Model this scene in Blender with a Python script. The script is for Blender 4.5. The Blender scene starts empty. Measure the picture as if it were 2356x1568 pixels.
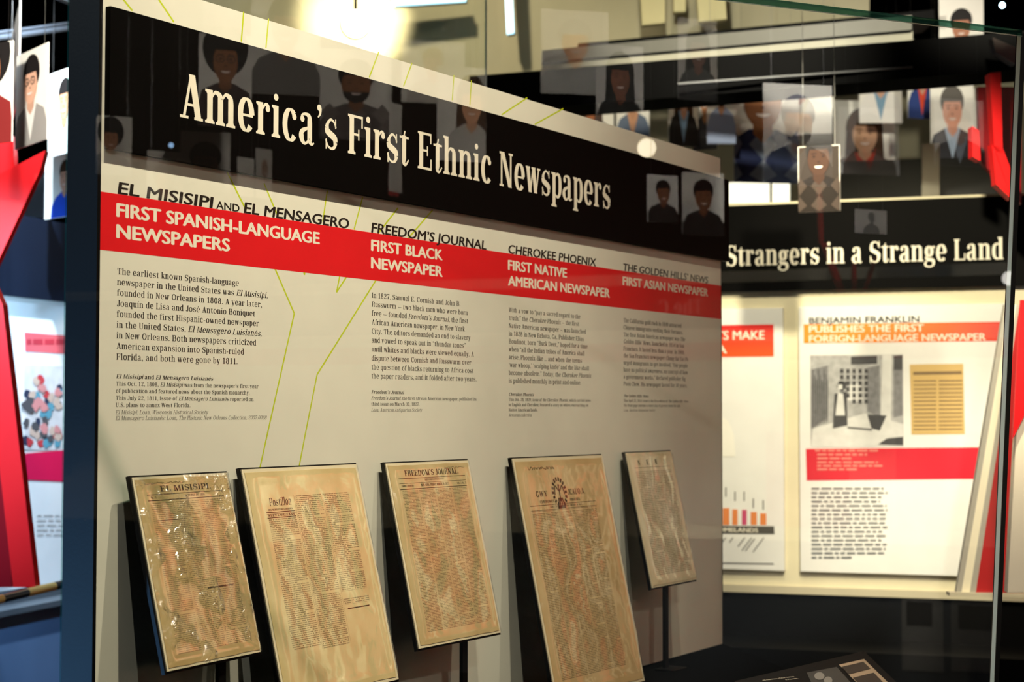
import bpy, bmesh, math, random
from mathutils import Vector, Matrix
PI = math.pi
random.seed(7)
COL = bpy.context.scene.collection
SC = bpy.context.scene
# ---------------------------------------------------------------- camera, world, exposure, lights
W, H, FPX = 2356, 1568, 3857.0
YAW, PIT, ROLL = .5553, .04171, .00111
EYE = Vector((0, -1.9, 1.55))
AX = Vector((math.cos(YAW)*math.cos(PIT), math.sin(YAW)*math.cos(PIT), math.sin(PIT)))
RT = AX.cross(Vector((0, 0, 1))).normalized(); UP = RT.cross(AX)
R2 = RT*math.cos(ROLL)+UP*math.sin(ROLL); U2 = -RT*math.sin(ROLL)+UP*math.cos(ROLL)
cd = bpy.data.cameras.new('camera'); cam = bpy.data.objects.new('camera', cd); COL.objects.link(cam)
cam.matrix_world = Matrix(((R2.x, U2.x, -AX.x, EYE.x), (R2.y, U2.y, -AX.y, EYE.y), (R2.z, U2.z, -AX.z, EYE.z), (0, 0, 0, 1)))
cd.sensor_width = 36; cd.lens = FPX/W*36; cd.clip_start = .05
cd.dof.use_dof = True; cd.dof.focus_distance = 2.98; cd.dof.aperture_fstop = 5.6
SC.camera = cam
SC.view_settings.view_transform = 'Standard'; SC.view_settings.look = 'None'
SC.view_settings.exposure = 0; SC.view_settings.gamma = 1; SC.view_settings.use_curve_mapping = False
wd = bpy.data.worlds.new('hall'); SC.world = wd; wd.use_nodes = True
wd.node_tree.nodes['Background'].inputs[0].default_value = (.9, .85, .78, 1); wd.node_tree.nodes['Background'].inputs[1].default_value = .035
def spot(name, loc, aim, power, color, size=60, blend=.8, rad=.03):
    l = bpy.data.lights.new(name, 'SPOT'); l.energy = power; l.color = color; l.spot_size = math.radians(size); l.spot_blend = blend; l.shadow_soft_size = rad
    o = bpy.data.objects.new(name, l); COL.objects.link(o); o.location = loc
    o.rotation_euler = (Vector(aim)-Vector(loc)).to_track_quat('-Z', 'Y').to_euler(); return o
def area(name, loc, aim, power, color, sx, sy):
    l = bpy.data.lights.new(name, 'AREA'); l.energy = power; l.color = color; l.shape = 'RECTANGLE'; l.size = sx; l.size_y = sy
    o = bpy.data.objects.new(name, l); COL.objects.link(o); o.location = loc
    o.rotation_euler = (Vector(aim)-Vector(loc)).to_track_quat('-Z', 'Y').to_euler(); return o
WARM = (1, .84, .58); PANEL = (1, .87, .66); COOL = (.55, .75, 1)
for su, sw in ((1.82, 345), (2.6, 310), (3.3, 130)): spot('panel_spotlight', (su, -1.15, 4.25), (su, 0, 1.55), sw, PANEL, 50, .9, .03)
spot('hall_fill', (-.6, -4.6, 4.6), (2.6, 0, 1.3), 130, (1, .93, .82), 50, .8, .05)
# ---------------------------------------------------------------- measuring helpers: a picture point seen on a plane of the room
def ray(x, y): return (AX*FPX+R2*(x-W/2)-U2*(y-H/2)).normalized()
def on_plane(x, y, P, n):
    d = ray(x, y); n = Vector(n); return EYE+d*((Vector(P)-EYE).dot(n)/d.dot(n))
def at(x, y, depth):
    d = ray(x, y); return EYE+d*(depth/d.dot(AX))
def at_z(x, y, z): return on_plane(x, y, (0, 0, z), (0, 0, 1))
# ---------------------------------------------------------------- materials
def mat(name, col, rough=.6, spec=.3, metal=0, var=.06, scale=12, bump=0, bscale=200, emit=None, coat=0):
    m = bpy.data.materials.new(name); m.use_nodes = True; N = m.node_tree; b = N.nodes['Principled BSDF']
    b.inputs['Roughness'].default_value = rough; b.inputs['Specular IOR Level'].default_value = spec; b.inputs['Metallic'].default_value = metal
    b.inputs['Coat Weight'].default_value = coat; b.inputs['Coat Roughness'].default_value = .05
    tc = N.nodes.new('ShaderNodeTexCoord'); nz = N.nodes.new('ShaderNodeTexNoise'); nz.inputs['Scale'].default_value = scale; nz.inputs['Detail'].default_value = 4
    N.links.new(tc.outputs['Object'], nz.inputs['Vector'])
    mx = N.nodes.new('ShaderNodeMix'); mx.data_type = 'RGBA'; N.links.new(nz.outputs[0], mx.inputs[0])
    mx.inputs[6].default_value = (*[c*(1-var) for c in col], 1); mx.inputs[7].default_value = (*[min(1, c*(1+var)) for c in col], 1)
    N.links.new(mx.outputs[2], b.inputs['Base Color'])
    if bump:
        n2 = N.nodes.new('ShaderNodeTexNoise'); n2.inputs['Scale'].default_value = bscale; N.links.new(tc.outputs['Object'], n2.inputs['Vector'])
        bp = N.nodes.new('ShaderNodeBump'); bp.inputs['Strength'].default_value = bump; bp.inputs['Distance'].default_value = .002
        N.links.new(n2.outputs[0], bp.inputs['Height']); N.links.new(bp.outputs[0], b.inputs['Normal'])
    if emit: b.inputs['Emission Color'].default_value = (*emit[0], 1); b.inputs['Emission Strength'].default_value = emit[1]
    return m
M = {}
def mt(name, *a, **k):
    if name not in M: M[name] = mat(name, *a, **k)
    return M[name]
cream = mt('cream_print', (.74, .73, .625), .55, .25, bump=.05)
black = mt('black_board', (.0012, .0011, .001), .6, .05)
blackm = mt('black_paint', (.0022, .0022, .0022), .6, .08, bump=.1)
navy = mt('dark_frame_paint', (.075, .09, .105), .45, .4, bump=.15, bscale=900)
red = mt('red_print', (.72, .006, .012), .45, .3)
ink = mt('black_ink', (.012, .01, .008), .5, .3)
lettr = mt('cream_ink', (.83, .78, .64), .5, .3)
green = mt('lime_ink', (.50, .60, .01), .5, .3)
def front_fresnel(N, ior, normal=None):
    """mirror strength for rays meeting the front of a sheet; nothing when leaving through the back"""
    f = N.nodes.new('ShaderNodeFresnel'); f.inputs[0].default_value = ior; g = N.nodes.new('ShaderNodeNewGeometry')
    i = N.nodes.new('ShaderNodeMath'); i.operation = 'SUBTRACT'; i.inputs[0].default_value = 1; N.links.new(g.outputs['Backfacing'], i.inputs[1])
    m = N.nodes.new('ShaderNodeMath'); m.operation = 'MULTIPLY'; N.links.new(f.outputs[0], m.inputs[0]); N.links.new(i.outputs[0], m.inputs[1])
    if normal: N.links.new(normal, f.inputs['Normal'])
    return m.outputs[0]
def glass_mats(ior, tint=(1, 1, 1)):
    m = bpy.data.materials.new('clear_glass'); m.use_nodes = True; N = m.node_tree; N.nodes.clear()
    o = N.nodes.new('ShaderNodeOutputMaterial'); t = N.nodes.new('ShaderNodeBsdfTransparent'); t.inputs[0].default_value = (*tint, 1)
    g = N.nodes.new('ShaderNodeBsdfGlossy'); g.inputs['Roughness'].default_value = 0; x = N.nodes.new('ShaderNodeMixShader'); N.links.new(front_fresnel(N, ior), x.inputs[0]); N.links.new(t.outputs[0], x.inputs[1]); N.links.new(g.outputs[0], x.inputs[2]); N.links.new(x.outputs[0], o.inputs[0])
    b = bpy.data.materials.new('clear_glass_back'); b.use_nodes = True; N = b.node_tree; N.nodes.clear()
    o = N.nodes.new('ShaderNodeOutputMaterial'); t = N.nodes.new('ShaderNodeBsdfTransparent'); t.inputs[0].default_value = (.97, .99, .97, 1); N.links.new(t.outputs[0], o.inputs[0])
    if 'glass_edge' not in M:
        g_ = mat('glass_edge', (.01, .05, .04), .12, .8); N = g_.node_tree; x = N.nodes.new('ShaderNodeMixShader'); t = N.nodes.new('ShaderNodeBsdfTransparent'); t.inputs[0].default_value = (.45, .75, .66, 1)
        x.inputs[0].default_value = .45; N.links.new(t.outputs[0], x.inputs[1]); N.links.new(N.nodes['Principled BSDF'].outputs[0], x.inputs[2]); N.links.new(x.outputs[0], N.nodes['Material Output'].inputs['Surface']); M['glass_edge'] = g_
    return [m, b, M['glass_edge']]
# ---------------------------------------------------------------- object helpers
def link(o, parent=None):
    COL.objects.link(o)
    if parent: o.parent = parent
    return o
def tag(o, label=None, cat=None, group=None, kind=None):
    for k, v in (('label', label), ('category', cat), ('group', group), ('kind', kind)):
        if v: o[k] = v
    return o
def empty(name, loc=(0, 0, 0), mtx=None):
    o = bpy.data.objects.new(name, None); COL.objects.link(o); o.empty_display_size = .1
    if mtx: o.matrix_world = mtx
    else: o.location = loc
    return o
def mesh(name, V, F, m, parent=None, smooth=False, mats=None, idx=None):
    me = bpy.data.meshes.new(name); me.from_pydata([tuple(v) for v in V], [], F)
    for q in (m if isinstance(m, list) else [m]): me.materials.append(q)
    if idx: me.polygons.foreach_set('material_index', idx)
    if smooth: me.polygons.foreach_set('use_smooth', [True]*len(me.polygons))
    me.update()
    return link(bpy.data.objects.new(name, me), parent)
CUBE = [(0, 3, 2, 1), (4, 5, 6, 7), (0, 1, 5, 4), (1, 2, 6, 5), (2, 3, 7, 6), (3, 0, 4, 7)]
def hexa(c8): return c8, CUBE
class MB:
    def __init__(s): s.V = []; s.F = []
    def box(s, a, b):
        k = len(s.V); (x0, y0, z0), (x1, y1, z1) = a, b
        s.V += [(x0, y0, z0), (x1, y0, z0), (x1, y1, z0), (x0, y1, z0), (x0, y0, z1), (x1, y0, z1), (x1, y1, z1), (x0, y1, z1)]
        s.F += [tuple(k+i for i in f) for f in CUBE]; return s
    def poly(s, P):
        k = len(s.V); s.V += [tuple(p) for p in P]; s.F.append(tuple(range(k, k+len(P)))); return s
    def prism(s, P, d):                       # outline P extruded by vector d
        k = len(s.V); n = len(P); d = Vector(d); s.V += [tuple(p) for p in P]+[tuple(Vector(p)+d) for p in P]
        s.F += [tuple(range(k, k+n)), tuple(range(k+2*n-1, k+n-1, -1))]+[(k+i, k+n+i, k+n+(i+1) % n, k+(i+1) % n) for i in range(n)]; return s
    def tube(s, a, b, r, n=16, r2=None):
        a, b = Vector(a), Vector(b); d = (b-a).normalized(); u = d.orthogonal().normalized(); v = d.cross(u); r2 = r if r2 is None else r2; k = len(s.V)
        for c, q in ((a, r), (b, r2)): s.V += [tuple(c+(u*math.cos(2*PI*i/n)+v*math.sin(2*PI*i/n))*q) for i in range(n)]
        s.F += [(k+i, k+(i+1) % n, k+n+(i+1) % n, k+n+i) for i in range(n)]+[tuple(range(k+n-1, k-1, -1)), tuple(range(k+n, k+2*n))]; return s
    def build(s, name, m, parent=None, smooth=False, bevel=0):
        o = mesh(name, s.V, s.F, m, parent, smooth)
        bm = bmesh.new(); bm.from_mesh(o.data); bmesh.ops.recalc_face_normals(bm, faces=bm.faces)
        if bevel: bmesh.ops.bevel(bm, geom=bm.edges, offset=bevel, segments=2, profile=.5, affect='EDGES')
        bm.to_mesh(o.data); bm.free(); return o
def frame(origin, e1, n):
    """matrix: local x = along the face (left to right seen from the front), y = up, z = out of the face"""
    e1 = Vector(e1).normalized(); n = Vector(n).normalized(); u = n.cross(e1)
    return Matrix(((e1.x, u.x, n.x, origin[0]), (e1.y, u.y, n.y, origin[1]), (e1.z, u.z, n.z, origin[2]), (0, 0, 0, 1)))
def flat(name, polys, m, parent, z): return mesh(name, [(x, y, z+(i % 12)*STEP) for i, P in enumerate(polys) for x, y in P], faces_of(polys), m, parent)
STEP = 5e-6          # overlapping pen strokes never share a plane
def faces_of(polys):
    F = []; k = 0
    for P in polys:
        a = sum(P[i-1][0]*P[i][1]-P[i][0]*P[i-1][1] for i in range(len(P)))
        r = list(range(k, k+len(P))); F.append(r if a > 0 else r[::-1]); k += len(P)
    return F
def rect(x0, y0, x1, y1): return [(x0, y0), (x1, y0), (x1, y1), (x0, y1)]
def seg(a, b, w):
    dx, dy = b[0]-a[0], b[1]-a[1]; l = math.hypot(dx, dy); px, py = -dy/l*w/2, dx/l*w/2
    return [(a[0]-px, a[1]-py), (b[0]-px, b[1]-py), (b[0]+px, b[1]+py), (a[0]+px, a[1]+py)]
def ell(cx, cy, rx, ry, n=20, a0=0, a1=360): return [(cx+rx*math.cos(math.radians(a0+(a1-a0)*i/(n-(a1-a0 < 360)))), cy+ry*math.sin(math.radians(a0+(a1-a0)*i/(n-(a1-a0 < 360))))) for i in range(n)]
# ---------------------------------------------------------------- slab-serif lettering built from pen strokes
GL = {}
def _cr(P, closed, n):
    out = []; N = len(P)
    rng = range(N if closed else N - 1)
    for i in rng:
        if closed: a, b, c, d = P[(i-1) % N], P[i], P[(i+1) % N], P[(i+2) % N]
        else: a, b, c, d = P[max(i-1, 0)], P[i], P[i+1], P[min(i+2, N-1)]
        for k in range(n):
            s = k / n
            out.append(tuple(.5*((2*b[j]) + (-a[j]+c[j])*s + (2*a[j]-5*b[j]+4*c[j]-d[j])*s*s + (-a[j]+3*b[j]-3*c[j]+d[j])*s**3) for j in range(len(b))))
    if not closed: out.append(tuple(P[-1]))
    return out
class Pen:
    def __init__(s, T=96, t=36, n=3): s.q = []; s.T = T; s.t = t; s.n = n
    def rib(s, pts, closed=False):
        N = len(pts); L = []; R = []
        for i, p in enumerate(pts):
            a = pts[i-1] if (i or closed) else p; b = pts[(i+1) % N] if (i < N-1 or closed) else p
            dx, dy = b[0]-a[0], b[1]-a[1]; l = math.hypot(dx, dy) or 1; dx /= l; dy /= l
            w = p[2] if len(p) > 2 else s.t + (s.T-s.t)*abs(dy)**1.4
            L.append((p[0]-dy*w/2, p[1]+dx*w/2)); R.append((p[0]+dy*w/2, p[1]-dx*w/2))
        for i in range(N if closed else N-1):
            j = (i+1) % N; s.q.append([L[i], R[i], R[j], L[j]])
    def c(s, P, closed=False): s.rib(_cr(P, closed, s.n), closed); return s
    def arc(s, cx, cy, rx, ry, a0, a1):       # outer radii; the centre line is inset
        rx -= s.T/2; ry -= s.t/2; m = max(3, int(abs(a1-a0)/90*s.n*1.6))
        s.rib([(cx+rx*math.cos(math.radians(a0+(a1-a0)*k/m)), cy+ry*math.sin(math.radians(a0+(a1-a0)*k/m))) for k in range(m+1)]); return s
    def ring(s, cx, cy, rx, ry):
        rx -= s.T/2; ry -= s.t/2; m = int(6*s.n)
        s.rib([(cx+rx*math.cos(2*PI*k/m), cy+ry*math.sin(2*PI*k/m)) for k in range(m)], True); return s
    def r(s, x0, y0, x1, y1): s.q.append([(x0, y0), (x1, y0), (x1, y1), (x0, y1)]); return s
    def l(s, x0, y0, x1, y1, w=None):         # diagonal with flat (horizontal) ends
        w = w or s.T; s.q.append([(x0-w/2, y0), (x0+w/2, y0), (x1+w/2, y1), (x1-w/2, y1)]); return s
    def b(s, x, y, rr=50):
        m = max(6, s.n*3); s.q.append([(x+rr*math.cos(2*PI*k/m), y+rr*math.sin(2*PI*k/m)) for k in range(m)]); return s
    def st(s, x, y0, y1, bot='lr', top='lr', e=46, h=42):   # stem with bracketed slabs; x = left edge
        T = s.T; s.r(x, y0, x+T, y1)
        for flag, y, sg in ((bot, y0, 1), (top, y1, -1)):
            if not flag: continue
            xa = x - (e if 'l' in flag else 0); xb = x + T + (e if 'r' in flag else 0)
            s.q.append([(xa, y), (xb, y), (xb, y+sg*h), (xa, y+sg*h)][::sg])
            if 'l' in flag: s.q.append([(x, y+sg*h), (x, y+sg*(h+32)), (x-22, y+sg*h)][::sg])
            if 'r' in flag: s.q.append([(x+T, y+sg*h), (x+T+22, y+sg*h), (x+T, y+sg*(h+32))][::sg])
        return s
def build_glyphs(T=96, t=36, n=3, X=505):
    G = {}; P = lambda: Pen(T, t, n); C = 715; A = 750; D = -200; g = T/2
    def put(ch, adv, p): G[ch] = (adv, p.q)
    arch = lambda p, x, w: p.c([(x+T*.6, X-150), (x+T+w*.22, X-45), (x+T+w*.62, X-t*.55), (x+T+w+g-6, X-62, T*.8), (x+T+w+g, X-150, T)] if 0 else [(x+T*.5, X-165, t), (x+T+w*.25, X-48, t*1.1), (x+T+w*.66, X-t*.6, t*1.5), (x+T+w+g*.75, X-70, T*.86), (x+T+w+g, X-165, T)])
    p = P().st(70, 0, X, 'lr', 'l'); arch(p, 70, 130); p.st(70+T+130, 0, X-160, 'lr', ''); put('n', 2*T+130+140, p)
    p = P().st(70, 0, X, 'lr', 'l'); arch(p, 70, 118); p.st(70+T+118, 0, X-160, 'lr', '', 40); arch(p, 70+T+118, 118); p.st(70+2*(T+118), 0, X-160, 'lr', ''); put('m', 3*T+236+140, p)
    p = P().st(70, 0, A, 'lr', 'l'); arch(p, 70, 130); p.st(70+T+130, 0, X-160, 'lr', ''); put('h', 2*T+130+140, p)
    p = P().st(70, 0, X, 'lr', 'l').c([(70+T*.5, X-165, t), (230, X-40, t*1.1), (290, X-22, t*1.4), (345, X-60, t)]).b(312, X-92, 54); put('r', 385, p)
    p = P().st(70, 0, X, 'lr', 'l').b(70+g, A-62, 58); put('i', T+140, p)
    p = P().st(70, 0, X, 'lr', 'l'); put('ı', T+140, p)
    p = P().st(60, D+70, X, '', 'l').b(60+g, A-62, 58).c([(60+g, D+90, T), (60+g-15, D+10, T*.6), (20, D-10, t)]); put('j', T+120, p)
    p = P().st(70, 0, A, 'lr', 'l'); put('l', T+140, p)
    p = P().st(70, 0, A, 'lr', 'l').l(165, 190, 340, X, t*1.3).l(360, 0, 235, 290, T).r(290, 0, 440, 42).r(270, X-42, 420, X); put('k', 445, p)
    p = P().st(70, 140, X, '', 'l').c([(70+g, 160, T), (70+g+8, 70, T*.85), (190, t*.6, t*1.5), (250, 45, t*1.1), (330, 150, t)]).st(296, 0, X, 'r', 'l'); put('u', 460, p)
    rx = 205
    p = P().ring(rx+35, X/2, rx, X/2+12); put('o', 2*rx+70, p)
    p = P().arc(235, X/2, 200, X/2+12, 3, 318).r(90, 245, 400, 245+t); put('e', 455, p)
    p = P().arc(235, X/2, 200, X/2+12, 48, 318).b(340, X-118, 56); put('c', 440, p)
    p = P().b(112, X-118, 54).c([(80, X-110, t), (110, X-45, t), (205, X-t*.55, t*1.3), (290, X-60, T*.8), (305, X-160, T)]).r(305-g, 70, 305+g, X-150)
    p.c([(305, 300, t), (210, 268, t*1.4), (105, 210, T*.75), (84, 125, T), (125, 35, T*.7), (200, 12, t*1.2), (305, 90, t)]).c([(305, 90, T), (318, 38, T*.7), (370, 12, t), (418, 45, t*.9)]); put('a', 450, p)
    w = 1
    p = P().c([(95, 372, T*.9), (110, 312, T*1.02), (205, 262, T*1.05), (312, 205, T*1.05), (332, 135, T*.9)]).c([(95, 372, T*.9), (120, 455, T*.55), (205, X-16, t*1.1), (300, X-60, t), (345, X-150, t)]).c([(332, 135, T*.9), (305, 50, T*.55), (220, 14, t*1.1), (120, 55, t), (68, 160, t)])
    p.r(320, X-165, 352, X+8).r(62, -8, 94, 175); put('s', 415, p)
    bowl = lambda p, x: p.c([(x+T*.6, X-120, t), (x+T+70, X-25, t*1.3), (x+T+165, X-95, T*.85), (x+T+188, X/2, T), (x+T+165, 95, T*.85), (x+T+70, 18, t*1.3), (x+T*.6, 105, t)])
    p = P().st(70, D, X, 'lr', 'l'); bowl(p, 70); put('p', 460, p)
    p = P().st(70, 0, A, '', 'l'); bowl(p, 70); put('b', 460, p)
    lb = lambda p: p.c([(330, X-120, t), (250, X-18, t*1.3), (125, X-80, T*.85), (90, X/2, T), (125, 90, T*.85), (250, 16, t*1.3), (330, 105, t)])
    p = P().st(290, 0, A, 'r', 'l'); lb(p); put('d', 460, p)
    p = P().st(290, D, X, 'lr', ''); lb(p); put('q', 455, p)
    p = P().ring(205, 330, 165, 180).b(395, 470, 38).c([(290, 440, t), (340, 480, t), (395, 480, t)]).c([(150, 180, t), (85, 130, t*1.3), (110, 75, T*.7), (230, 55, T*.9), (350, 20, T*.85), (370, -80, T*.8), (320, -165, t*1.3), (200, -195, t*1.2), (80, -160, t*1.4), (50, -85, T*.7), (100, -15, t), (180, 40, t)]); put('g', 440, p)
    p = P().r(95, 110, 95+T, 560).r(20, X-42, 300, X).l(155, 555, 180, 650, 40).c([(95+g, 130, T), (150, 45, T*.75), (215, 14, t*1.2), (300, 110, t*.8)]); put('t', 325, p)
    p = P().st(85, 0, 600, 'lr', '').r(15, X-42, 300, X).c([(85+g, 590, T), (150, 690, T*.7), (225, A-16, t*1.1), (300, 700, t)]).b(290, 685, 50); put('f', 320, p)
    p = P().l(225, 0, 105, X, T).l(235, 0, 365, X, t*1.2).r(30, X-42, 200, X).r(295, X-42, 425, X); put('v', 445, p)
    p = P().l(195, 0, 100, X, T).l(205, 0, 305, X, t*1.2).l(410, 0, 320, X, T).l(425, 0, 530, X, t*1.2).r(25, X-42, 185, X).r(245, X-42, 395, X).r(465, X-42, 590, X); put('w', 610, p)
    p = P().l(350, 0, 110, X, T).l(85, 0, 345, X, t*1.3).r(20, 0, 170, 42).r(275, 0, 430, 42).r(35, X-42, 190, X).r(280, X-42, 415, X); put('x', 445, p)
    p = P().l(230, 10, 110, X, T).c([(375, X, t*1.2), (245, 20, t*1.2), (180, -140, t*1.4), (110, -190, t)]).b(95, -150, 50).r(30, X-42, 200, X).r(300, X-42, 430, X); put('y', 445, p)
    p = P().r(50, 0, 390, 42).r(60, X-42, 390, X).l(105, 30, 340, X-30, T).r(50, X-150, 82, X).r(358, 0, 390, 150); put('z', 430, p)
    # capitals
    p = P().l(455, 0, 300, C, T*1.05).l(120, 0, 285, C, t*1.3).r(170, 205, 400, 205+t).r(30, 0, 225, 44).r(355, 0, 560, 44).q.append([(262, C), (352, C), (352, C+1), (262, C+1)]) or P()
    p = P().l(440, 0, 285, C, T*1.1).l(112, 0, 272, C, t*1.35).r(165, 205, 400, 205+t).r(28, 0, 215, 44).r(345, 0, 540, 44); put('A', 565, p)
    p = P().st(80, 0, C, 'l', 'l').r(170, C-t, 330, C).r(170, 362, 330, 362+t).r(170, 0, 340, t).arc(325, C-168, 150, 168, 90, -90).arc(335, 198, 165, 198, 90, -90); put('B', 540, p)
    p = P().arc(290, C/2, 250, C/2+12, 45, 318).r(455, C-210, 490, C+8).c([(455, C-140, t), (400, C-50, t), (330, C-5, t)]); put('C', 525, p)
    p = P().st(80, 0, C, 'l', 'l').r(170, C-t, 300, C).r(170, 0, 300, t).arc(290, C/2, 245, C/2, 90, -90); put('D', 575, p)
    p = P().st(80, 0, C, 'l', 'l').r(170, C-46, 470, C).r(170, 0, 480, 46).r(170, 345, 350, 345+t).r(430, C-200, 470, C).r(440, 0, 480, 215).r(325, 270, 360, 460); put('E', 520, p)
    p = P().st(80, 0, C, 'lr', 'l').r(170, C-46, 460, C).r(170, 345, 350, 345+t).r(420, C-215, 460, C).r(325, 265, 360, 465); put('F', 485, p)
    p = P().arc(290, C/2, 250, C/2+12, 45, 300).r(440, C-210, 475, C+8).st(400, 0, 290, '', 'lr').c([(455, C-140, t), (400, C-50, t), (330, C-5, t)]); put('G', 580, p)
    p = P().st(80, 0, C).st(400, 0, C).r(150, 345, 420, 345+t); put('H', 575, p)
    p = P().st(80, 0, C); put('I', T+160, p)
    p = P().st(220, 150, C, '', 'lr').c([(220+g, 170, T), (245, 60, T*.8), (160, 10, t*1.2), (85, 50, t)]).b(90, 110, 58); put('J', 370, p)
    p = P().st(80, 0, C).l(175, 260, 450, C, t*1.3).l(470, 0, 300, 410, T).r(370, 0, 560, 44).r(360, C-44, 530, C); put('K', 570, p)
    p = P().st(80, 0, C, 'l', 'lr').r(170, 0, 460, 46).r(420, 0, 460, 235); put('L', 485, p)
    p = P().st(65, 0, C, 'lr', 'l', 50).r(65, 0, 65+t, C) and P()
    p.l(110, 0, 110, C, t*1.3).l(340, 0, 150, C, T).l(345, 0, 540, C, t*1.3).l(560, 0, 560, C, T).r(40, 0, 190, 44).r(470, 0, 650, 44).r(40, C-44, 150, C).r(540, C-44, 650, C); put('M', 690, p)
    p = P().l(110, 0, 110, C, t*1.35).l(430, 0, 150, C, T*1.05).l(455, 0, 455, C, t*1.35).r(35, 0, 190, 44).r(35, C-44, 150, C).r(375, C-44, 535, C); put('N', 560, p)
    p = P().ring(290, C/2, 250, C/2+12); put('O', 580, p)
    p = P().st(80, 0, C, 'lr', 'l').r(170, C-t, 320, C).r(170, 305, 320, 305+t).arc(315, C-187, 170, 223, 90, -90); put('P', 505, p)
    p = P().ring(290, C/2, 250, C/2+12).c([(250, 110, t), (340, 60, T*.7), (420, -60, T*.7), (520, -70, t)]); put('Q', 580, p)
    p = P().st(80, 0, C, 'lr', 'l').r(170, C-t, 320, C).r(170, 345, 320, 345+t).arc(310, C-168, 165, 185, 90, -90).c([(330, 350, t), (400, 280, T*.8), (412, 120, T), (440, 30, T*.7), (520, 40, t)]); put('R', 545, p)
    p = P().c([(110, 530, T), (140, 430, T*1.05), (260, 365, T*1.1), (385, 290, T*1.05), (408, 180, T)]).c([(110, 530, T), (150, 655, T*.6), (255, C-14, t*1.1), (370, C-60, t), (425, C-200, t)]).c([(408, 180, T), (370, 65, T*.6), (260, 14, t*1.1), (130, 65, t), (75, 215, t)]).r(400, C-215, 435, C+8).r(62, -8, 97, 225); put('S', 490, p)
    p = P().st(215, 0, C, 'lr', '').r(40, C-46, 490, C).r(40, C-220, 78, C).r(452, C-220, 490, C); put('T', 530, p)
    p = P().st(75, 190, C, '', 'lr').c([(75+g, 200, T), (150, 70, T*.8), (270, 14, t*1.3), (390, 70, t*1.2), (430, 200, t*1.2)]).r(430-t*.6, 200, 430+t*.6, C).r(360, C-44, 505, C); put('U', 545, p)
    p = P().l(275, 0, 115, C, T*1.05).l(285, 0, 440, C, t*1.3).r(25, C-44, 215, C).r(365, C-44, 520, C); put('V', 540, p)
    p = P().l(235, 0, 115, C, T).l(245, 0, 365, C, t*1.3).l(500, 0, 385, C, T).l(515, 0, 640, C, t*1.3).r(25, C-44, 210, C).r(565, C-44, 710, C).r(290, C-44, 470, C); put('W', 730, p)
    p = P().l(420, 0, 130, C, T*1.05).l(100, 0, 415, C, t*1.3).r(25, 0, 190, 44).r(335, 0, 515, 44).r(40, C-44, 220, C).r(340, C-44, 500, C); put('X', 540, p)
    p = P().st(225, 0, 330, 'lr', '').l(270, 300, 120, C, T).l(280, 300, 430, C, t*1.3).r(25, C-44, 215, C).r(360, C-44, 520, C); put('Y', 540, p)
    p = P().r(50, 0, 470, 46).r(60, C-46, 470, C).l(110, 30, 415, C-30, T).r(430, 0, 470, 200).r(60, C-200, 95, C); put('Z', 520, p)
    # figures
    p = P().ring(240, C/2, 200, C/2+10); put('0', 480, p)
    p = P().st(190, 0, C, 'lr', '', 75).l(110, 560, 220, C, t*1.5); put('1', 430, p)
    p = P().b(125, 540, 55).c([(85, 560, t), (130, 670, t), (240, C-14, t*1.3), (370, 640, T*.8), (385, 530, T), (300, 360, T*.7), (120, 130, t*1.3), (80, 40, t)]).c([(80, 70, T*.7), (200, 85, T*.8), (320, 40, T*.9), (400, 60, t), (425, 180, t)]); put('2', 480, p)
    p = P().b(120, 560, 52).c([(90, 590, t), (160, 690, t), (250, C-14, t*1.2), (365, 620, T*.85), (350, 460, T*.9), (220, 375, t)]).c([(220, 375, t), (370, 330, T*.85), (395, 190, T), (330, 50, T*.7), (220, 10, t*1.2), (100, 60, t), (80, 130, t)]).b(118, 150, 52); put('3', 480, p)
    p = P().st(285, 0, C, 'lr', '', 50).r(40, 180, 440, 180+t).l(75, 190, 330, C, t*1.4); put('4', 470, p)
    p = P().r(100, C-70, 390, C).r(100, 380, 100+t, C).c([(110, 400, t), (230, 455, t*1.5), (370, 370, T*.85), (392, 220, T), (320, 60, T*.7), (210, 10, t*1.2), (100, 60, t), (80, 130, t)]).b(118, 150, 52); put('5', 480, p)
    p = P().ring(245, 225, 190, 235).c([(100, 230, T), (115, 450, T*.95), (190, 640, T*.7), (290, C-14, t*1.3), (390, 640, t)]).b(365, 590, 52); put('6', 480, p)
    p = P().r(70, C-80, 420, C).r(70, C-220, 102, C).c([(410, C-40, t), (320, 450, T*.7), (240, 250, T), (225, 0, T*1.1)]); put('7', 460, p)
    p = P().ring(240, 535, 165, 190).ring(240, 190, 195, 205); put('8', 480, p)
    p = P().ring(235, 490, 190, 235).c([(380, 480, T), (365, 265, T*.95), (290, 75, T*.7), (190, 14, t*1.3), (90, 75, t)]).b(115, 125, 52); put('9', 480, p)
    # marks
    put('.', 220, P().b(110, 52, 58)); put(',', 220, P().b(110, 52, 58).c([(140, 50, T*.6), (140, -40, T*.35), (80, -120, t*.6)]))
    ap = lambda p, x: p.b(x, A-62, 58).c([(x+28, A-66, T*.6), (x+26, A-160, T*.4), (x-35, A-235, t*.6)])
    op = lambda p, x: p.b(x, A-190, 52).c([(x-26, A-186, T*.6), (x-24, A-100, T*.4), (x+32, A-20, t*.6)])
    put('’', 225, ap(P(), 110)); put('‘', 225, op(P(), 115)); put('”', 370, ap(ap(P(), 110), 260)); put('“', 370, op(op(P(), 115), 265))
    put('-', 300, P().r(45, 215, 255, 275)); put('—', 640, P().r(30, 225, 610, 265)); put(':', 220, P().b(110, 52, 58).b(110, 420, 58))
    put('…', 560, P().b(90, 52, 58).b(280, 52, 58).b(470, 52, 58)); put(' ', 235, P())
    put('“', 370, op(op(P(), 115), 265))
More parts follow.
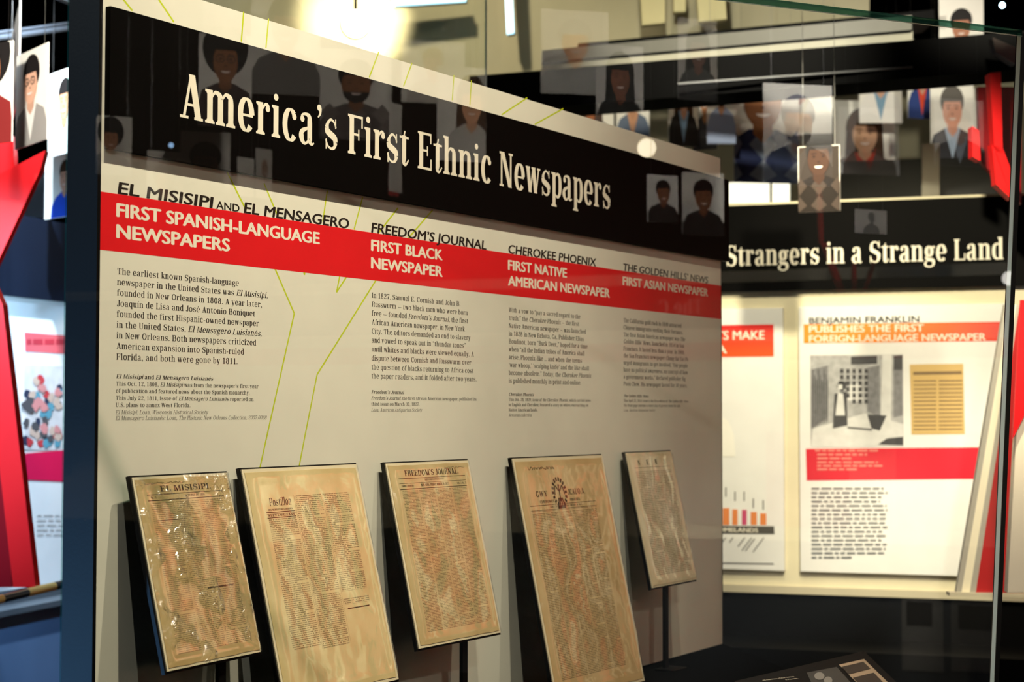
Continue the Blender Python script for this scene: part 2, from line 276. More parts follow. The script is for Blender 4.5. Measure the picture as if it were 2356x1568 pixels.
    for a, b in (('í', 'ı'), ('é', 'e'), ('á', 'a')):
        ad, q = G[b]; G[a] = (ad, q + [[(ad/2-30, 590), (ad/2+10, 590), (ad/2+95, 745), (ad/2, 745)]])
    return G
SERIF = build_glyphs(106, 40, 3, 540)
SERIF_FINE = build_glyphs(124, 42, 8, 545)
SERIF_BOLD = build_glyphs(132, 48, 3, 540)
def measure(s, G, track=0): return sum(G[c][0]+track for c in s)
def set_line(segs, x0, y0, cap, width=None, track=0):
    """segs = [(text, glyphs, slant)]; flat polygons in the text plane with cap height `cap`, squeezed to `width`."""
    k = cap/715; tot = sum(measure(s, G, track) for s, G, sl in segs)
    kx = (width/tot) if width else k
    x = x0; out = []
    for s, G, sl in segs:
        for ch in s:
            ad, q = G[ch]
            for poly in q: out.append([(x+(px+sl*py)*kx, y0+py*k) for px, py in poly])
            x += (ad+track)*kx
    return out
# sans lettering: Blender's own built-in face, flattened to polygons
_TX = {}
def sans(s, weight=0):
    if (s, weight) in _TX: return _TX[s, weight]
    c = bpy.data.curves.new('lettering', 'FONT'); c.body = s; c.size = 1; c.offset = weight; c.resolution_u = 3
    o = bpy.data.objects.new('lettering', c); me = bpy.data.meshes.new_from_object(o)
    P = [[tuple(me.vertices[i].co[:2]) for i in p.vertices] for p in me.polygons]
    bpy.data.objects.remove(o); bpy.data.meshes.remove(me); bpy.data.curves.remove(c)
    xs = [x for q in P for x, y in q]; x0, x1 = min(xs), max(xs)
    _TX[s, weight] = (P, x0, x1); return _TX[s, weight]
def sans_cap():
    P, a, b = sans('H', 0); return max(y for q in P for x, y in q)
def sans_line(s, x0, y0, cap, width, weight=.02, slant=0):
    P, a, b = sans(s); k = cap/sans_cap(); kx = width/(b-a); g = weight*.8      # heavier weight = overlapped copies
    return [[(x0+(x-a+ox)*kx+slant*y*k, y0+(y*(1-oy*.0)+oy)*k) for x, y in q] for q in P for ox, oy in ((-g, 0), (g, 0), (0, -g*.5), (0, g*.5))]
# ================================================================ ROOM SHELL
fl = MB().box((-14, -14, -.1), (16, 16, 0)).build('floor', mt('dark_floor', (.008, .009, .011), .3, .4)); tag(fl, kind='structure')
ce = MB().box((-14, -14, 5.2), (16, 16, 5.3)).build('ceiling', mt('dark_ceiling', (.006, .0055, .005), .8, .1)); tag(ce, kind='structure')
for nm, a, b in (('wall_north', (-14, 15.9, 0), (16, 16, 5.2)), ('wall_south', (-14, -14, 0), (16, -13.9, 5.2)), ('wall_east', (15.9, -14, 0), (16, 16, 5.2)), ('wall_west', (-14, -14, 0), (-13.9, 16, 5.2))):
    tag(MB().box(a, b).build(nm, mt('dark_wall', (.006, .0055, .005), .8, .1)), kind='structure')
# ================================================================ MAIN EXHIBIT WALL (front face in the plane y = 0)
TOP, BOT = 2.234, .924
def uz(px, py, off=0):                        # picture point -> coordinates on the wall face
    p = on_plane(px, py, (0, -off, 0), (0, 1, 0)); return p.x, p.z
wall = empty('exhibit_wall', (3, .03, 0))
tag(wall, 'large cream exhibit wall with black title board and red band of headings', 'exhibit panel')
wall.matrix_world = Matrix.Identity(4)
FR = frame((0, 0, 0), (1, 0, 0), (0, -1, 0))
MB().box((1.853, .001, BOT-.2), (4.128, .062, TOP)).build('wall_core', navy, wall, bevel=.0015)
gp = MB().box((1.853, -.0015, BOT), (4.1275, .0012, TOP-.001)).build('graphic_panel', cream, wall)
g0 = empty('x'); bpy.data.objects.remove(g0)
def wpart(name, polys, m, parent, off):
    o = flat(name, polys, m, parent, 0)
    for v in o.data.vertices: v.co = (v.co.x, -off-v.co.z, v.co.y)
    return o
MB().box((1.846, -.0035, BOT-.2), (1.853, .0625, TOP)).build('edge_trim', blackm, wall)
MB().box((4.1275, -.002, BOT-.2), (4.131, .0625, TOP)).build('edge_trim', blackm, wall)
# lime outline drawing
LN = [[(282, -1), (303, 25)], [(363.5, -1), (398.5, 51)], [(559, 27), (553.6, 96)], [(616.4, 43), (610.3, 111)], [(870, 120), (848, 178)], [(946.5, 145), (926.7, 199)],
      [(1043, 173), (1039, 231)], [(1083, 185), (1079.7, 242)], [(1211.6, 225), (1152.6, 264)], [(1294.5, 250), (1229, 286)],
      [(521, 396), (565, 484)], [(605.5, 421), (638, 498)], [(751.6, 438), (741, 510)], [(833, 453), (813, 528)], [(914.4, 478), (866, 540)], [(994, 483), (937.6, 548)],
      [(620, 590), (631.5, 618.8), (675.5, 720.6), (613, 1000), (580, 1150)], [(940, 545), (863, 644.8), (728, 861), (700.4, 1000), (672, 1150)],
      [(690, 600), (699, 632), (704, 600)], [(785, 610), (772.7, 672), (800, 630)]]
seg_ = []
for L in LN:
    Q = [uz(*q) for q in L]
    for a, b in zip(Q, Q[1:]): seg_.append(seg(a, b, .0034))
wpart('outline_drawing', seg_, green, gp, .00154)
B1, B0 = .3378+1.55, .2477+1.55
bd = MB().box((1.8532, -.00164, B0), (4.1274, -.0014, B1)).build('red_band', red, gp)
# title board
tb = MB().box((1.8605, -.0125, .4045+1.55), (4.1585, -.0016, .6268+1.55)).build('title_board', black, wall, bevel=.0008)
for k, q in enumerate([(1.86, 4.158)]):       # the same board on the back of the wall
    MB().box((1.8605, .0625, .4045+1.55), (4.1585, .0745, .6268+1.55)).build('rear_title_board', black, wall, bevel=.0008)
x0, z0 = uz(411, 269, .0125); x1, _ = uz(1405.5, 481.6, .0125)
wpart('title_lettering', set_line([("America’s First Ethnic Newspapers", SERIF_FINE, 0)], x0, .4772+1.55, .0735, x1-x0), lettr, tb, .01256)
# names and headings
def uspan(xa, ya, xb, yb): return uz(xa, ya)[0], uz(xb, yb)[0]
HD = []; HC = []
def head(lst, s, xa, xb, yy, cap, slant=0, weight=.022, z=None):
    a = uz(xa, yy)[0]; b = uz(xb, yy)[0]; lst += sans_line(s, a, z, cap, (b-a), weight, slant)
cz = B1+.0008
head(HD, 'EL MISISIPI', 270, 486, 450, .0182, .16, .034, cz); head(HD, 'AND', 496, 549, 490, .0128, .0, .022, cz)
head(HD, 'EL MENSAGERO', 560, 800, 500, .0182, .16, .034, cz); head(HD, 'FREEDOM’S JOURNAL', 853, 1117, 550, .0182, .16, .034, cz)
head(HD, 'CHEROKEE PHOENIX', 1168, 1369, 600, .0182, .16, .034, cz); head(HD, 'THE GOLDEN HILLS’ NEWS', 1432, 1627, 640, .0172, .16, .03, cz)
wpart('name_lettering', HD, ink, gp, .00172)
zl = lambda px, py: uz(px, py)[1]
hc = .0205
head(HC, 'FIRST SPANISH-LANGUAGE', 267, 733, 520, hc, 0, .05, zl(267, 497.6)); head(HC, 'NEWSPAPERS', 267, 526, 560, hc, 0, .05, zl(267, 546.5))
head(HC, 'FIRST BLACK', 853, 1016, 590, hc, 0, .05, zl(853, 576)); head(HC, 'NEWSPAPER', 853, 1016, 625, hc, 0, .05, zl(853, 616.6))
head(HC, 'FIRST NATIVE', 1168, 1302, 625, hc, 0, .05, zl(1168, 620)); head(HC, 'AMERICAN NEWSPAPER', 1168, 1401, 670, hc, 0, .05, zl(1168, 656))
head(HC, 'FIRST ASIAN NEWSPAPER', 1432, 1627, 665, hc*.97, 0, .05, zl(1432, 655))
wpart('heading_lettering', HC, lettr, bd, .00172)
I = .2
R_, S_, Bd = (lambda s: (s, SERIF, 0)), (lambda s: (s, SERIF, I)), (lambda s: (s, SERIF_BOLD, 0))
Bi = lambda s: (s, SERIF_BOLD, I)
Lt = build_glyphs(74, 32, 3, 530); Li = lambda s: (s, Lt, I)
COLS = [
 (265.5, .0128, [(630.3, 547, [R_('The earliest known Spanish-language')]), (652.5, 614, [R_('newspaper in the United States was '), S_('El Misisipi,')]), (677.3, 601, [R_('founded in New Orleans in 1808. A year later,')]),
   (702, 585, [R_('Joaquín de Lisa and José Antonio Boniquet')]), (727.5, 594, [R_('founded the first Hispanic-owned newspaper')]), (752, 601, [R_('in the United States, '), S_('El Mensagero Luisianés,')]),
   (777, 588, [R_('in New Orleans. Both newspapers criticized')]), (801.7, 560, [R_('American expansion into Spanish-ruled')]), (827, 546, [R_('Florida, and both were gone by 1811.')])],
  [(869.8, 488, [Bi('El Misisipi '), Bd('and '), Bi('El Mensagero Luisianés')]), (886.6, 593, [R_('This Oct. 12, 1808, '), S_('El Misisipi'), R_(' was from the newspaper’s first year')]), (903, 573, [R_('of publication and featured news about the Spanish monarchy.')]),
   (919.5, 582, [R_('This July 22, 1811, issue of '), S_('El Mensagero Luisianés'), R_(' reported on')]), (935.6, 437, [R_('U.S. plans to annex West Florida.')]), (952.4, 477, [Li('El Misisipi: Loan, Wisconsin Historical Society')]), (966, 612, [Li('El Mensagero Luisianés: Loan, The Historic New Orleans Collection, 2007.0068')])]),
 (853, .0128, [(684.3, 1058, [R_('In 1827, Samuel E. Cornish and John B.')]), (705.5, 1075, [R_('Russwurm — two black men who were born')]), (726.4, 1075.6, [R_('free — founded '), S_('Freedom’s Journal,'), R_(' the first')]), (746.3, 1068, [R_('African American newspaper, in New York')]),
   (766.6, 1081, [R_('City. The editors demanded an end to slavery')]), (787, 1071, [R_('and vowed to speak out in “thunder tones”')]), (808.4, 1089, [R_('until whites and blacks were viewed equally. A')]), (829, 1083, [R_('dispute between Cornish and Russwurm over')]),
   (849.2, 1088, [R_('the question of blacks returning to Africa cost')]), (870, 1095.5, [R_('the paper readers, and it folded after two years.')])],
  [(904.9, 927.7, [Bi('Freedom’s Journal')]), (919, 1095, [S_('Freedom’s Journal,'), R_(' the first African American newspaper, published its')]), (932.7, 964, [R_('third issue on March 30, 1827.')]), (946.3, 969.5, [Li('Loan, American Antiquarian Society')])]),
 (1169, .0128, [(717.4, 1334, [R_('With a vow to “pay a sacred regard to the')]), (735.3, 1331, [R_('truth,” the '), S_('Cherokee Phoenix'), R_(' — the first')]), (752, 1347, [R_('Native American newspaper — was launched')]), (769, 1342, [R_('in 1828 in New Echota, Ga. Publisher Elias')]),
   (787.8, 1350.5, [R_('Boudinot, born “Buck Deer,” hoped for a time')]), (805.8, 1343.6, [R_('when “all the Indian tribes of America shall')]), (824.7, 1337.7, [R_('arise, Phoenix-like … and when the terms')]), (843, 1353.8, [R_('‘war whoop,’ ‘scalping knife’ and the like shall')]),
   (861, 1358.6, [R_('become obsolete.” Today, the '), S_('Cherokee Phoenix')]), (880, 1335.9, [R_('is published monthly in print and online.')])],
  [(909.8, 1227, [Bi('Cherokee Phoenix')]), (922.4, 1358, [R_('This Jan. 28, 1829, issue of the '), S_('Cherokee Phoenix,'), R_(' which carried news')]), (934.4, 1352.6, [R_('in English and Cherokee, featured a story on whites encroaching on')]), (946, 1236, [R_('Native American lands.')]), (957.8, 1221.6, [Li('Newseum collection')])]),
 (1433, .0128, [(740.7, 1566.7, [R_('The California gold rush in 1849 attracted')]), (757, 1570.6, [R_('Chinese immigrants seeking their fortunes.')]), (773.4, 1575, [R_('The first Asian American newspaper was '), S_('The')]), (789.9, 1573, [S_('Golden Hills’ News,'), R_(' launched in 1854 in San')]),
   (806, 1574, [R_('Francisco. It lasted less than a year. In 1900,')]), (822, 1581.7, [R_('the San Francisco newspaper '), S_('Chung Sai Yat Po')]), (838.8, 1581, [R_('urged immigrants to get involved. “Our people')]), (855, 1581, [R_('have no political awareness, no concept of how')]),
   (871, 1575.7, [R_('a government works,” declared publisher Ng')]), (886.7, 1579.9, [R_('Poon Chew. His newspaper lasted for 50 years.')])],
  [(913, 1491, [Bi('The Golden Hills’ News')]), (924.2, 1583.8, [R_('This April 22, 1854, issue is the first edition of '), S_('The Golden Hills’ News.')]), (935.3, 1565, [R_('The front page contains a store’s list of grocery items for sale.')]), (946, 1505.8, [Li('Loan, American Antiquarian Society')])])]
for ci, (cx, cap, body, notes) in enumerate(COLS):
    u0 = uz(cx, 800)[0]
    za = uz(cx, body[0][0])[1]; zb = uz(cx, body[-1][0])[1]; n = len(body)
    T = []
    for i, (yy, xe, segs) in enumerate(body):
        z = za+(zb-za)*i/(n-1); T += set_line(segs, u0, z, .0098, uz(xe, 800)[0]-u0)
    wpart('paragraph', T, ink, gp, .00158)
    T = []; za = uz(cx, notes[0][0])[1]; zb = uz(cx, notes[-1][0])[1]
    for i, (yy, xe, segs) in enumerate(notes):
        z = zb+(za-zb)*(len(notes)-1-i)/(len(notes)-1) if ci else uz(cx, yy)[1]; T += set_line(segs, u0, z, .0064, uz(xe, 930)[0]-u0)
    wpart('caption', T, ink, gp, .00158)
# plinth and deck of the case
pl = empty('display_plinth', (3, -.3, 0)); tag(pl, 'black plinth and deck under the glass case and the mounted newspapers', 'plinth')
pl.matrix_world = Matrix.Identity(4)
PA = at(148, 900, 2.3); PC = at(2346, 900, 2.99)
PA.z = PC.z = 0; PDIR = (PC-PA).normalized(); PN = Vector((PDIR.y, -PDIR.x, 0)); PN = PN if (EYE-PA).dot(PN) > 0 else -PN
DK = .93
q = [(PA.x, PA.y), (PC.x, PC.y), (4.128, -.002), (1.846, -.002)]
MB().prism([(x, y, DK-.03) for x, y in q], (0, 0, .03)).build('deck', mt('deck_black', (.004, .004, .004), .9, 0), pl)
q2 = [(PA.x+.04, PA.y-.0), (PC.x-.02, PC.y+.05), (4.1, -.01), (1.86, -.01)]
MB().prism([(x, y, 0) for x, y in q2], (0, 0, DK-.03)).build('plinth_body', blackm, pl)
# front pane of the case
cg = empty('case_glass'); tag(cg, 'tall clear glass pane with green top edge in front of the exhibit wall', 'glass')
GM = glass_mats(1.72)
def pane(name, a, b, z0, z1, th, side, parent, GM=GM, top=None):
    a = Vector((a.x, a.y, 0)); b = Vector((b.x, b.y, 0)); n = Vector((b.y-a.y, a.x-b.x, 0)).normalized()
    if n.dot(side-a) < 0: n = -n
    zz = Vector((0, 0, 1)); d = (b-a).normalized()
    c = [a+zz*z0, b+zz*z0, (Vector((top.x, top.y, 0)) if top else b)+zz*z1, a+zz*z1]
    V = c+[p-n*th for p in c]
    F = [(0, 1, 2, 3), (7, 6, 5, 4), (0, 4, 5, 1), (1, 5, 6, 2), (2, 6, 7, 3), (3, 7, 4, 0)]
    me = mesh(name, V, F, GM, parent, idx=[0, 1, 2, 2, 2, 2])
    bmn = me.data.polygons[0].normal
    if bmn.dot(n) < 0: me.data.flip_normals()
    return me
# corner post (leans a little)
pt = on_plane(2347, 150, PC, PN); pb = on_plane(2288, 1568, PC, PN)
dd = (pb-pt).normalized(); bot = pt+dd*((pt.z-DK)/-dd.z); top = pt-dd*((2.237-pt.z)/-dd.z*1)
top = pt+dd*((pt.z-2.232)/-dd.z)
gl = pane('glass_pane', PA, bot, DK+.001, 2.237, .010, EYE, cg, top=top)
tq = Vector((PA.x, PA.y, 2.2375)); te = Vector((top.x, top.y, 2.2375))
MB().prism([tq+PN*.0006, te+PN*.0006, te+PN*.0006-Vector((0, 0, .011)), tq+PN*.0006-Vector((0, 0, .011))], PN*.0012).build('edge_reflection', mt('glass_edge', 0), cg)  # strip on the face stands in for the edge's internal reflection
MB().prism([tq+PN*.0006-Vector((0, 0, .0114)), te+PN*.0006-Vector((0, 0, .0114)), te+PN*.0006-Vector((0, 0, .0126)), tq+PN*.0006-Vector((0, 0, .0126))], PN*.0012).build('edge_highlight', mt('glass_highlight', (.25, .32, .27), .2, .6), cg)  # pale line painted as a highlight below the green strip
cp = MB().prism([bot, bot+PDIR*.010, top+PDIR*.010, top], -PN*.014).build('corner_post', mt('corner_black', (.006, .006, .006), .3, .5)); tag(cp, 'thin black upright post at the right end of the glass pane', 'post')
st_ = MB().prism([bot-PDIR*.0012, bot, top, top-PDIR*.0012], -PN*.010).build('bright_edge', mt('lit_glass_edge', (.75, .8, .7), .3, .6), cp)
# ---------------------------------------------------------------- mounted newspapers
def paper_mat(name, base, inkc, cols, rows, x0, x1, y0, y1, seed, stain=.25, line_t=0.5, holes=()):
    m = bpy.data.materials.new(name); m.use_nodes = True; T = m.node_tree; L = T.links.new; b = T.nodes['Principled BSDF']; b.inputs['Roughness'].default_value = .75
    b.inputs['Specular IOR Level'].default_value = .15
    def N(t, **k):
        n = T.nodes.new(t)
        for a, v in k.items(): setattr(n, a, v)
        return n
    def mth(op, a, c=None, d=None):
        n = N('ShaderNodeMath', operation=op)
        for i, v in enumerate((a, c, d)):
            if v is None: continue
            if hasattr(v, 'links'): L(v, n.inputs[i])
            else: n.inputs[i].default_value = v
        return n.outputs[0]
    tc = N('ShaderNodeTexCoord'); sp = N('ShaderNodeSeparateXYZ'); L(tc.outputs['UV'], sp.inputs[0]); u, v = sp.outputs[0], sp.outputs[1]
    un = mth('MULTIPLY', mth('SUBTRACT', u, x0), 1/(x1-x0)); vn = mth('MULTIPLY', mth('SUBTRACT', v, y0), 1/(y1-y0))
    cf = mth('FRACT', mth('MULTIPLY', un, cols)); ci = mth('FLOOR', mth('MULTIPLY', un, cols))
    rf = mth('FRACT', mth('MULTIPLY', vn, rows)); ri = mth('FLOOR', mth('MULTIPLY', vn, rows))
    inx = mth('MULTIPLY', mth('GREATER_THAN', un, 0), mth('LESS_THAN', un, 1)); iny = mth('MULTIPLY', mth('GREATER_THAN', vn, 0), mth('LESS_THAN', vn, 1))
    gut = mth('MULTIPLY', mth('GREATER_THAN', cf, .035), mth('LESS_THAN', cf, .965))
    band = mth('MULTIPLY', mth('GREATER_THAN', rf, .22), mth('LESS_THAN', rf, .22+line_t))
    cmb = N('ShaderNodeCombineXYZ'); L(mth('MULTIPLY', un, cols*46), cmb.inputs[0]); L(mth('MULTIPLY', ri, 7.31), cmb.inputs[1]); L(mth('ADD', mth('MULTIPLY', ci, 3.7), seed), cmb.inputs[2])
    nz = N('ShaderNodeTexNoise'); nz.inputs['Scale'].default_value = 1; nz.inputs['Detail'].default_value = 1; L(cmb.outputs[0], nz.inputs['Vector'])
    cm2 = N('ShaderNodeCombineXYZ'); L(mth('MULTIPLY', un, cols*11), cm2.inputs[0]); L(mth('MULTIPLY', ri, 5.17), cm2.inputs[1]); L(mth('ADD', ci, seed+9), cm2.inputs[2])
    n2 = N('ShaderNodeTexNoise'); n2.inputs['Scale'].default_value = 1; L(cm2.outputs[0], n2.inputs['Vector'])
    word = mth('MULTIPLY', mth('GREATER_THAN', nz.outputs[0], .40), mth('GREATER_THAN', n2.outputs[0], .36))
    # short last lines of paragraphs
    wn = N('ShaderNodeTexWhiteNoise', noise_dimensions='3D'); cm3 = N('ShaderNodeCombineXYZ'); L(ri, cm3.inputs[0]); L(ci, cm3.inputs[1]); cm3.inputs[2].default_value = seed; L(cm3.outputs[0], wn.inputs[0])
    endx = mth('ADD', mth('MULTIPLY', wn.outputs[0], 9), .25); short = mth('LESS_THAN', cf, endx)
    f = word
    for hx0, hx1, hy0, hy1 in holes:
        ins = mth('MULTIPLY', mth('MULTIPLY', mth('GREATER_THAN', u, hx0), mth('LESS_THAN', u, hx1)), mth('MULTIPLY', mth('GREATER_THAN', v, hy0), mth('LESS_THAN', v, hy1)))
        f = mth('MULTIPLY', f, mth('SUBTRACT', 1, ins)); iny = mth('MULTIPLY', iny, mth('SUBTRACT', 1, ins))
    for k in (inx, iny, gut, band, short): f = mth('MULTIPLY', f, k)
    rule = mth('MULTIPLY', mth('MULTIPLY', mth('LESS_THAN', mth('ABSOLUTE', mth('SUBTRACT', cf, .0)), .012), inx), mth('MULTIPLY', iny, mth('GREATER_THAN', ci, .5)))
    f = mth('MAXIMUM', mth('MULTIPLY', f, .62), mth('MULTIPLY', rule, .5))
    ns = N('ShaderNodeTexNoise'); ns.inputs['Scale'].default_value = 3.2; ns.inputs['Detail'].default_value = 5; L(tc.outputs['UV'], ns.inputs['Vector'])
    ra = N('ShaderNodeValToRGB'); L(ns.outputs[0], ra.inputs[0]); ra.color_ramp.elements[0].position = .3; ra.color_ramp.elements[1].position = .7
    ra.color_ramp.elements[0].color = (*[c*(1-stain)*w_ for c, w_ in zip(base, (1, .9, .75))], 1); ra.color_ramp.elements[1].color = (*base, 1)
    # browned margins of the old sheet
    eu = mth('MINIMUM', mth('MINIMUM', u, mth('SUBTRACT', 1, u)), mth('MINIMUM', v, mth('SUBTRACT', 1, v))); ef = mth('MULTIPLY', mth('SUBTRACT', .06, mth('MINIMUM', eu, .06)), 7)
    mx0 = N('ShaderNodeMix', data_type='RGBA'); L(ef, mx0.inputs[0]); L(ra.outputs[0], mx0.inputs[6]); mx0.inputs[7].default_value = (base[0]*.82, base[1]*.68, base[2]*.5, 1)
    mx = N('ShaderNodeMix', data_type='RGBA'); L(f, mx.inputs[0]); L(mx0.outputs[2], mx.inputs[6]); mx.inputs[7].default_value = (*inkc, 1)
    L(mx.outputs[2], b.inputs['Base Color']); return m
def sleeve_mat(name, rough, bscale, bstr, thr):
    rough = .2 if bscale == 60 else rough
    m = bpy.data.materials.new(name); m.use_nodes = True; T = m.node_tree; T.nodes.clear(); L = T.links.new
    o = T.nodes.new('ShaderNodeOutputMaterial'); t = T.nodes.new('ShaderNodeBsdfTransparent'); t.inputs[0].default_value = (.97, .97, .95, 1)
    g = T.nodes.new('ShaderNodeBsdfGlossy'); g.inputs['Roughness'].default_value = rough; 
    x = T.nodes.new('ShaderNodeMixShader'); tc = T.nodes.new('ShaderNodeTexCoord'); nz = T.nodes.new('ShaderNodeTexNoise'); nz.inputs['Scale'].default_value = bscale; nz.inputs['Detail'].default_value = 3; nz.inputs['Distortion'].default_value = 1.2
    bp = T.nodes.new('ShaderNodeBump'); bp.inputs['Strength'].default_value = bstr; bp.inputs['Distance'].default_value = .012
    n2 = T.nodes.new('ShaderNodeTexNoise'); n2.inputs['Scale'].default_value = 16; n2.inputs['Detail'].default_value = 2; rp = T.nodes.new('ShaderNodeMapRange'); rp.inputs[1].default_value = thr; rp.inputs[2].default_value = thr+.12; ml = T.nodes.new('ShaderNodeMath'); ml.operation = 'MULTIPLY'
    L(tc.outputs['Object'], nz.inputs['Vector']); L(tc.outputs['Object'], n2.inputs['Vector']); L(n2.outputs[0], rp.inputs[0]); L(nz.outputs[0], ml.inputs[0]); L(rp.outputs[0], ml.inputs[1]); L(ml.outputs[0], bp.inputs['Height']); L(bp.outputs[0], g.inputs['Normal']); 
    L(front_fresnel(T, 2.4 if bscale == 60 else 1.75, bp.outputs[0]), x.inputs[0]); L(t.outputs[0], x.inputs[1]); L(g.outputs[0], x.inputs[2]); L(x.outputs[0], o.inputs[0]); return m
from mathutils import noise as mnoise
matb = mt('mount_board', (.70, .62, .44), .7, .2)
MOUNTS = []
def mount(u, z, off, tilt, w, h, yaw, label, base, cols, rows, tx, head, seed, crinkle, amp, stand_u, ink_c=(.06, .04, .02), lt=.5, holes=()):
    e = Vector((math.cos(yaw), -math.sin(yaw), 0)); nh = Vector((-math.sin(yaw), -math.cos(yaw), 0))
    dn = nh*math.sin(tilt)+Vector((0, 0, -math.cos(tilt))); n = dn.cross(e).normalized(); n = n if n.dot(nh) > 0 else -n
    o = Vector((u, -off, z+1.55)) + dn*h                     # bottom left corner of the face
    root = empty('mounted_newspaper', mtx=frame(o, e, n)); tag(root, label, 'newspaper', 'old newspapers on tilted mounts')
    MB().box((-.004, -.004, -.011), (w+.003, h+.003, -.0045)).build('backing_board', blackm, root)
    MB().box((0, 0, -.0045), (w, h, -.002)).build('mat_board', matb, root)
    m = .0045*w/.25; rnd = random.Random(seed); nn = 10; P = []
    for (ax, ay), (bx, by) in (((m, m), (w-m, m)), ((w-m, m), (w-m, h-m)), ((w-m, h-m), (m, h-m)), ((m, h-m), (m, m))):
        for i in range(nn): P.append((ax+(bx-ax)*i/nn+rnd.uniform(-1, 1)*.0009, ay+(by-ay)*i/nn+rnd.uniform(-1, 1)*.0009))
    sh = mesh('newspaper_sheet', [(x, y, -.002) for x, y in P]+[(x, y, -.0012) for x, y in P], [tuple(range(4*nn, 8*nn))]+[(i, (i+1) % (4*nn), 4*nn+(i+1) % (4*nn), 4*nn+i) for i in range(4*nn)], paper_mat('old_newsprint', base, ink_c, cols, rows, *tx, seed, line_t=lt, holes=holes), root)
    uvl = sh.data.uv_layers.new(name='UVMap')
    for lp in sh.data.loops: vv = sh.data.vertices[lp.vertex_index].co; uvl.data[lp.index].uv = (vv.x/w, vv.y/h)
    hp = head(w, h)
    for P_ in [p for p in hp if len(p) == 5]: flat('rule', [p[:4] for p in [P_]], mt('old_ink', (.05, .035, .02), .7, .1), sh, -.0009)
    if head is h5:
        def isl(i): return int(4.99*(sum(p[0] for p in hp[i])/len(hp[i]))/w)
        ks = sorted(set(isl(i) for i, p in enumerate(hp) if len(p) != 5))
        for k_ in ks[1:]: flat('masthead', [p for i, p in enumerate(hp) if len(p) != 5 and isl(i) == k_], mt('old_ink', 0) if 'old_ink' in M else mt('old_ink', (.05, .035, .02), .7, .1), sh, -.0009)
        hp = [p for i, p in enumerate(hp) if len(p) == 5 or isl(i) == ks[0]]
    tx_ = flat('masthead', [p for p in hp if len(p) != 5], mt('old_ink', 0), sh, -.0009)
    gx, gy = 40, 64; V = []; F = []
    for j in range(gy+1):
        for i in range(gx+1):
            a, b = i/gx, j/gy; ed = min(a, 1-a, b, 1-b); k = min(1, ed/.05)
            q = mnoise.fractal(Vector((a*2.2+seed, b*3.2, seed)), .9, 2.1, 3)*amp + mnoise.noise(Vector((a*9, b*1.6+seed, 2)))*amp*.5
            rim = math.exp(-((ed-.035)/.018)**2)*amp*1.1
            V.append((a*w, b*h, .0006+k*(.0018+abs(q)+rim)))
    F = [(j*(gx+1)+i, j*(gx+1)+i+1, (j+1)*(gx+1)+i+1, (j+1)*(gx+1)+i) for j in range(gy) for i in range(gx)]
    mesh('clear_sleeve', V, F, sleeve_mat('clear_film', .09, *crinkle), root, smooth=True)
    # stand post with a small foot, down to the deck, behind the board
    iv = root.matrix_world.inverted(); c = o+e*(stand_u*w)-n*.016
    ps = mount.rod = []
    pd = Vector((c.x, c.y+.0, DK)); 
    s = MB(); hw = .0085
    tp = c+(-dn)*(h*.45)
    s.prism([iv @ Vector((c.x-hw, c.y-.004, DK+.004)), iv @ Vector((c.x+hw, c.y-.004, DK+.004)), iv @ Vector((c.x+hw, c.y-.004, c.z+.012)), iv @ Vector((c.x-hw, c.y-.004, c.z+.012))], iv.to_3x3() @ Vector((0, .008, 0)))
    s.build('stand_post', blackm, root)
    f2 = MB().prism([iv @ Vector((c.x+i_, c.y+j_, DK+.0008)) for i_, j_ in ((-.035, -.04), (.035, -.04), (.035, .012), (-.035, .012))], iv.to_3x3() @ Vector((0, 0, .004))).build('stand_foot', blackm, root)
    MB().box((stand_u*w-.02, 0.01, -.024), (stand_u*w+.02, h*.6, -.0112)).build('bracket', blackm, root)
    MOUNTS.append(root); return root
def rules(*L): return [rect(x0, y-t/2, x1, y+t/2)+[(0, 0)] for x0, x1, y, t in L]
def ctext(s, G, cx, y, cap, width, sl=0): return set_line([(s, G, sl)], cx-width/2, y, cap, width)
tan, pale = (.58, .46, .24), (.60, .46, .24)
def scrawl(x0, x1, y, amp, n, t=.0009):
    rr = random.Random(int(x0*9999)); P = [(x0+(x1-x0)*i/n, y+amp*rr.uniform(-1, 1)) for i in range(n+1)]
    return [seg(p, q, t*rr.uniform(.6, 1.5)) for p, q in zip(P, P[1:])]
def h1(w, h):
    return scrawl(.10*w, .52*w, .962*h, .0018, 60, .0006)+set_line([('EL MISISIPI.', SERIF_BOLD, 0)], .25*w, .917*h, .0092, .54*w) + rules((.11*w, .90*w, .903*h, .0009), (.11*w, .91*w, .872*h, .0012), (.15*w, .42*w, .765*h, .001), (.55*w, .83*w, .385*h, .0014)) + ctext('OCTUBRE DE 1808.', SERIF_BOLD, .6*w, .882*h, .0036, .22*w) + ctext('No. 11', SERIF, .17*w, .882*h, .0036, .06*w)
def h2(w, h):
    return set_line([('Postillon', SERIF, .12)], .165*w, .835*h, .0135, .185*w) + rules((.13*w, .37*w, .808*h, .0012), (.13*w, .37*w, .784*h, .0012), (.66*w, .86*w, .352*h, .0016), (.13*w, .37*w, .80*h, .0004)) + ctext('DEL MENSAGERO LUISIANES', SERIF_BOLD, .25*w, .815*h, .0032, .2*w)+ctext('NUEVA ORLEANS', SERIF_BOLD, .25*w, .789*h, .0036, .22*w)
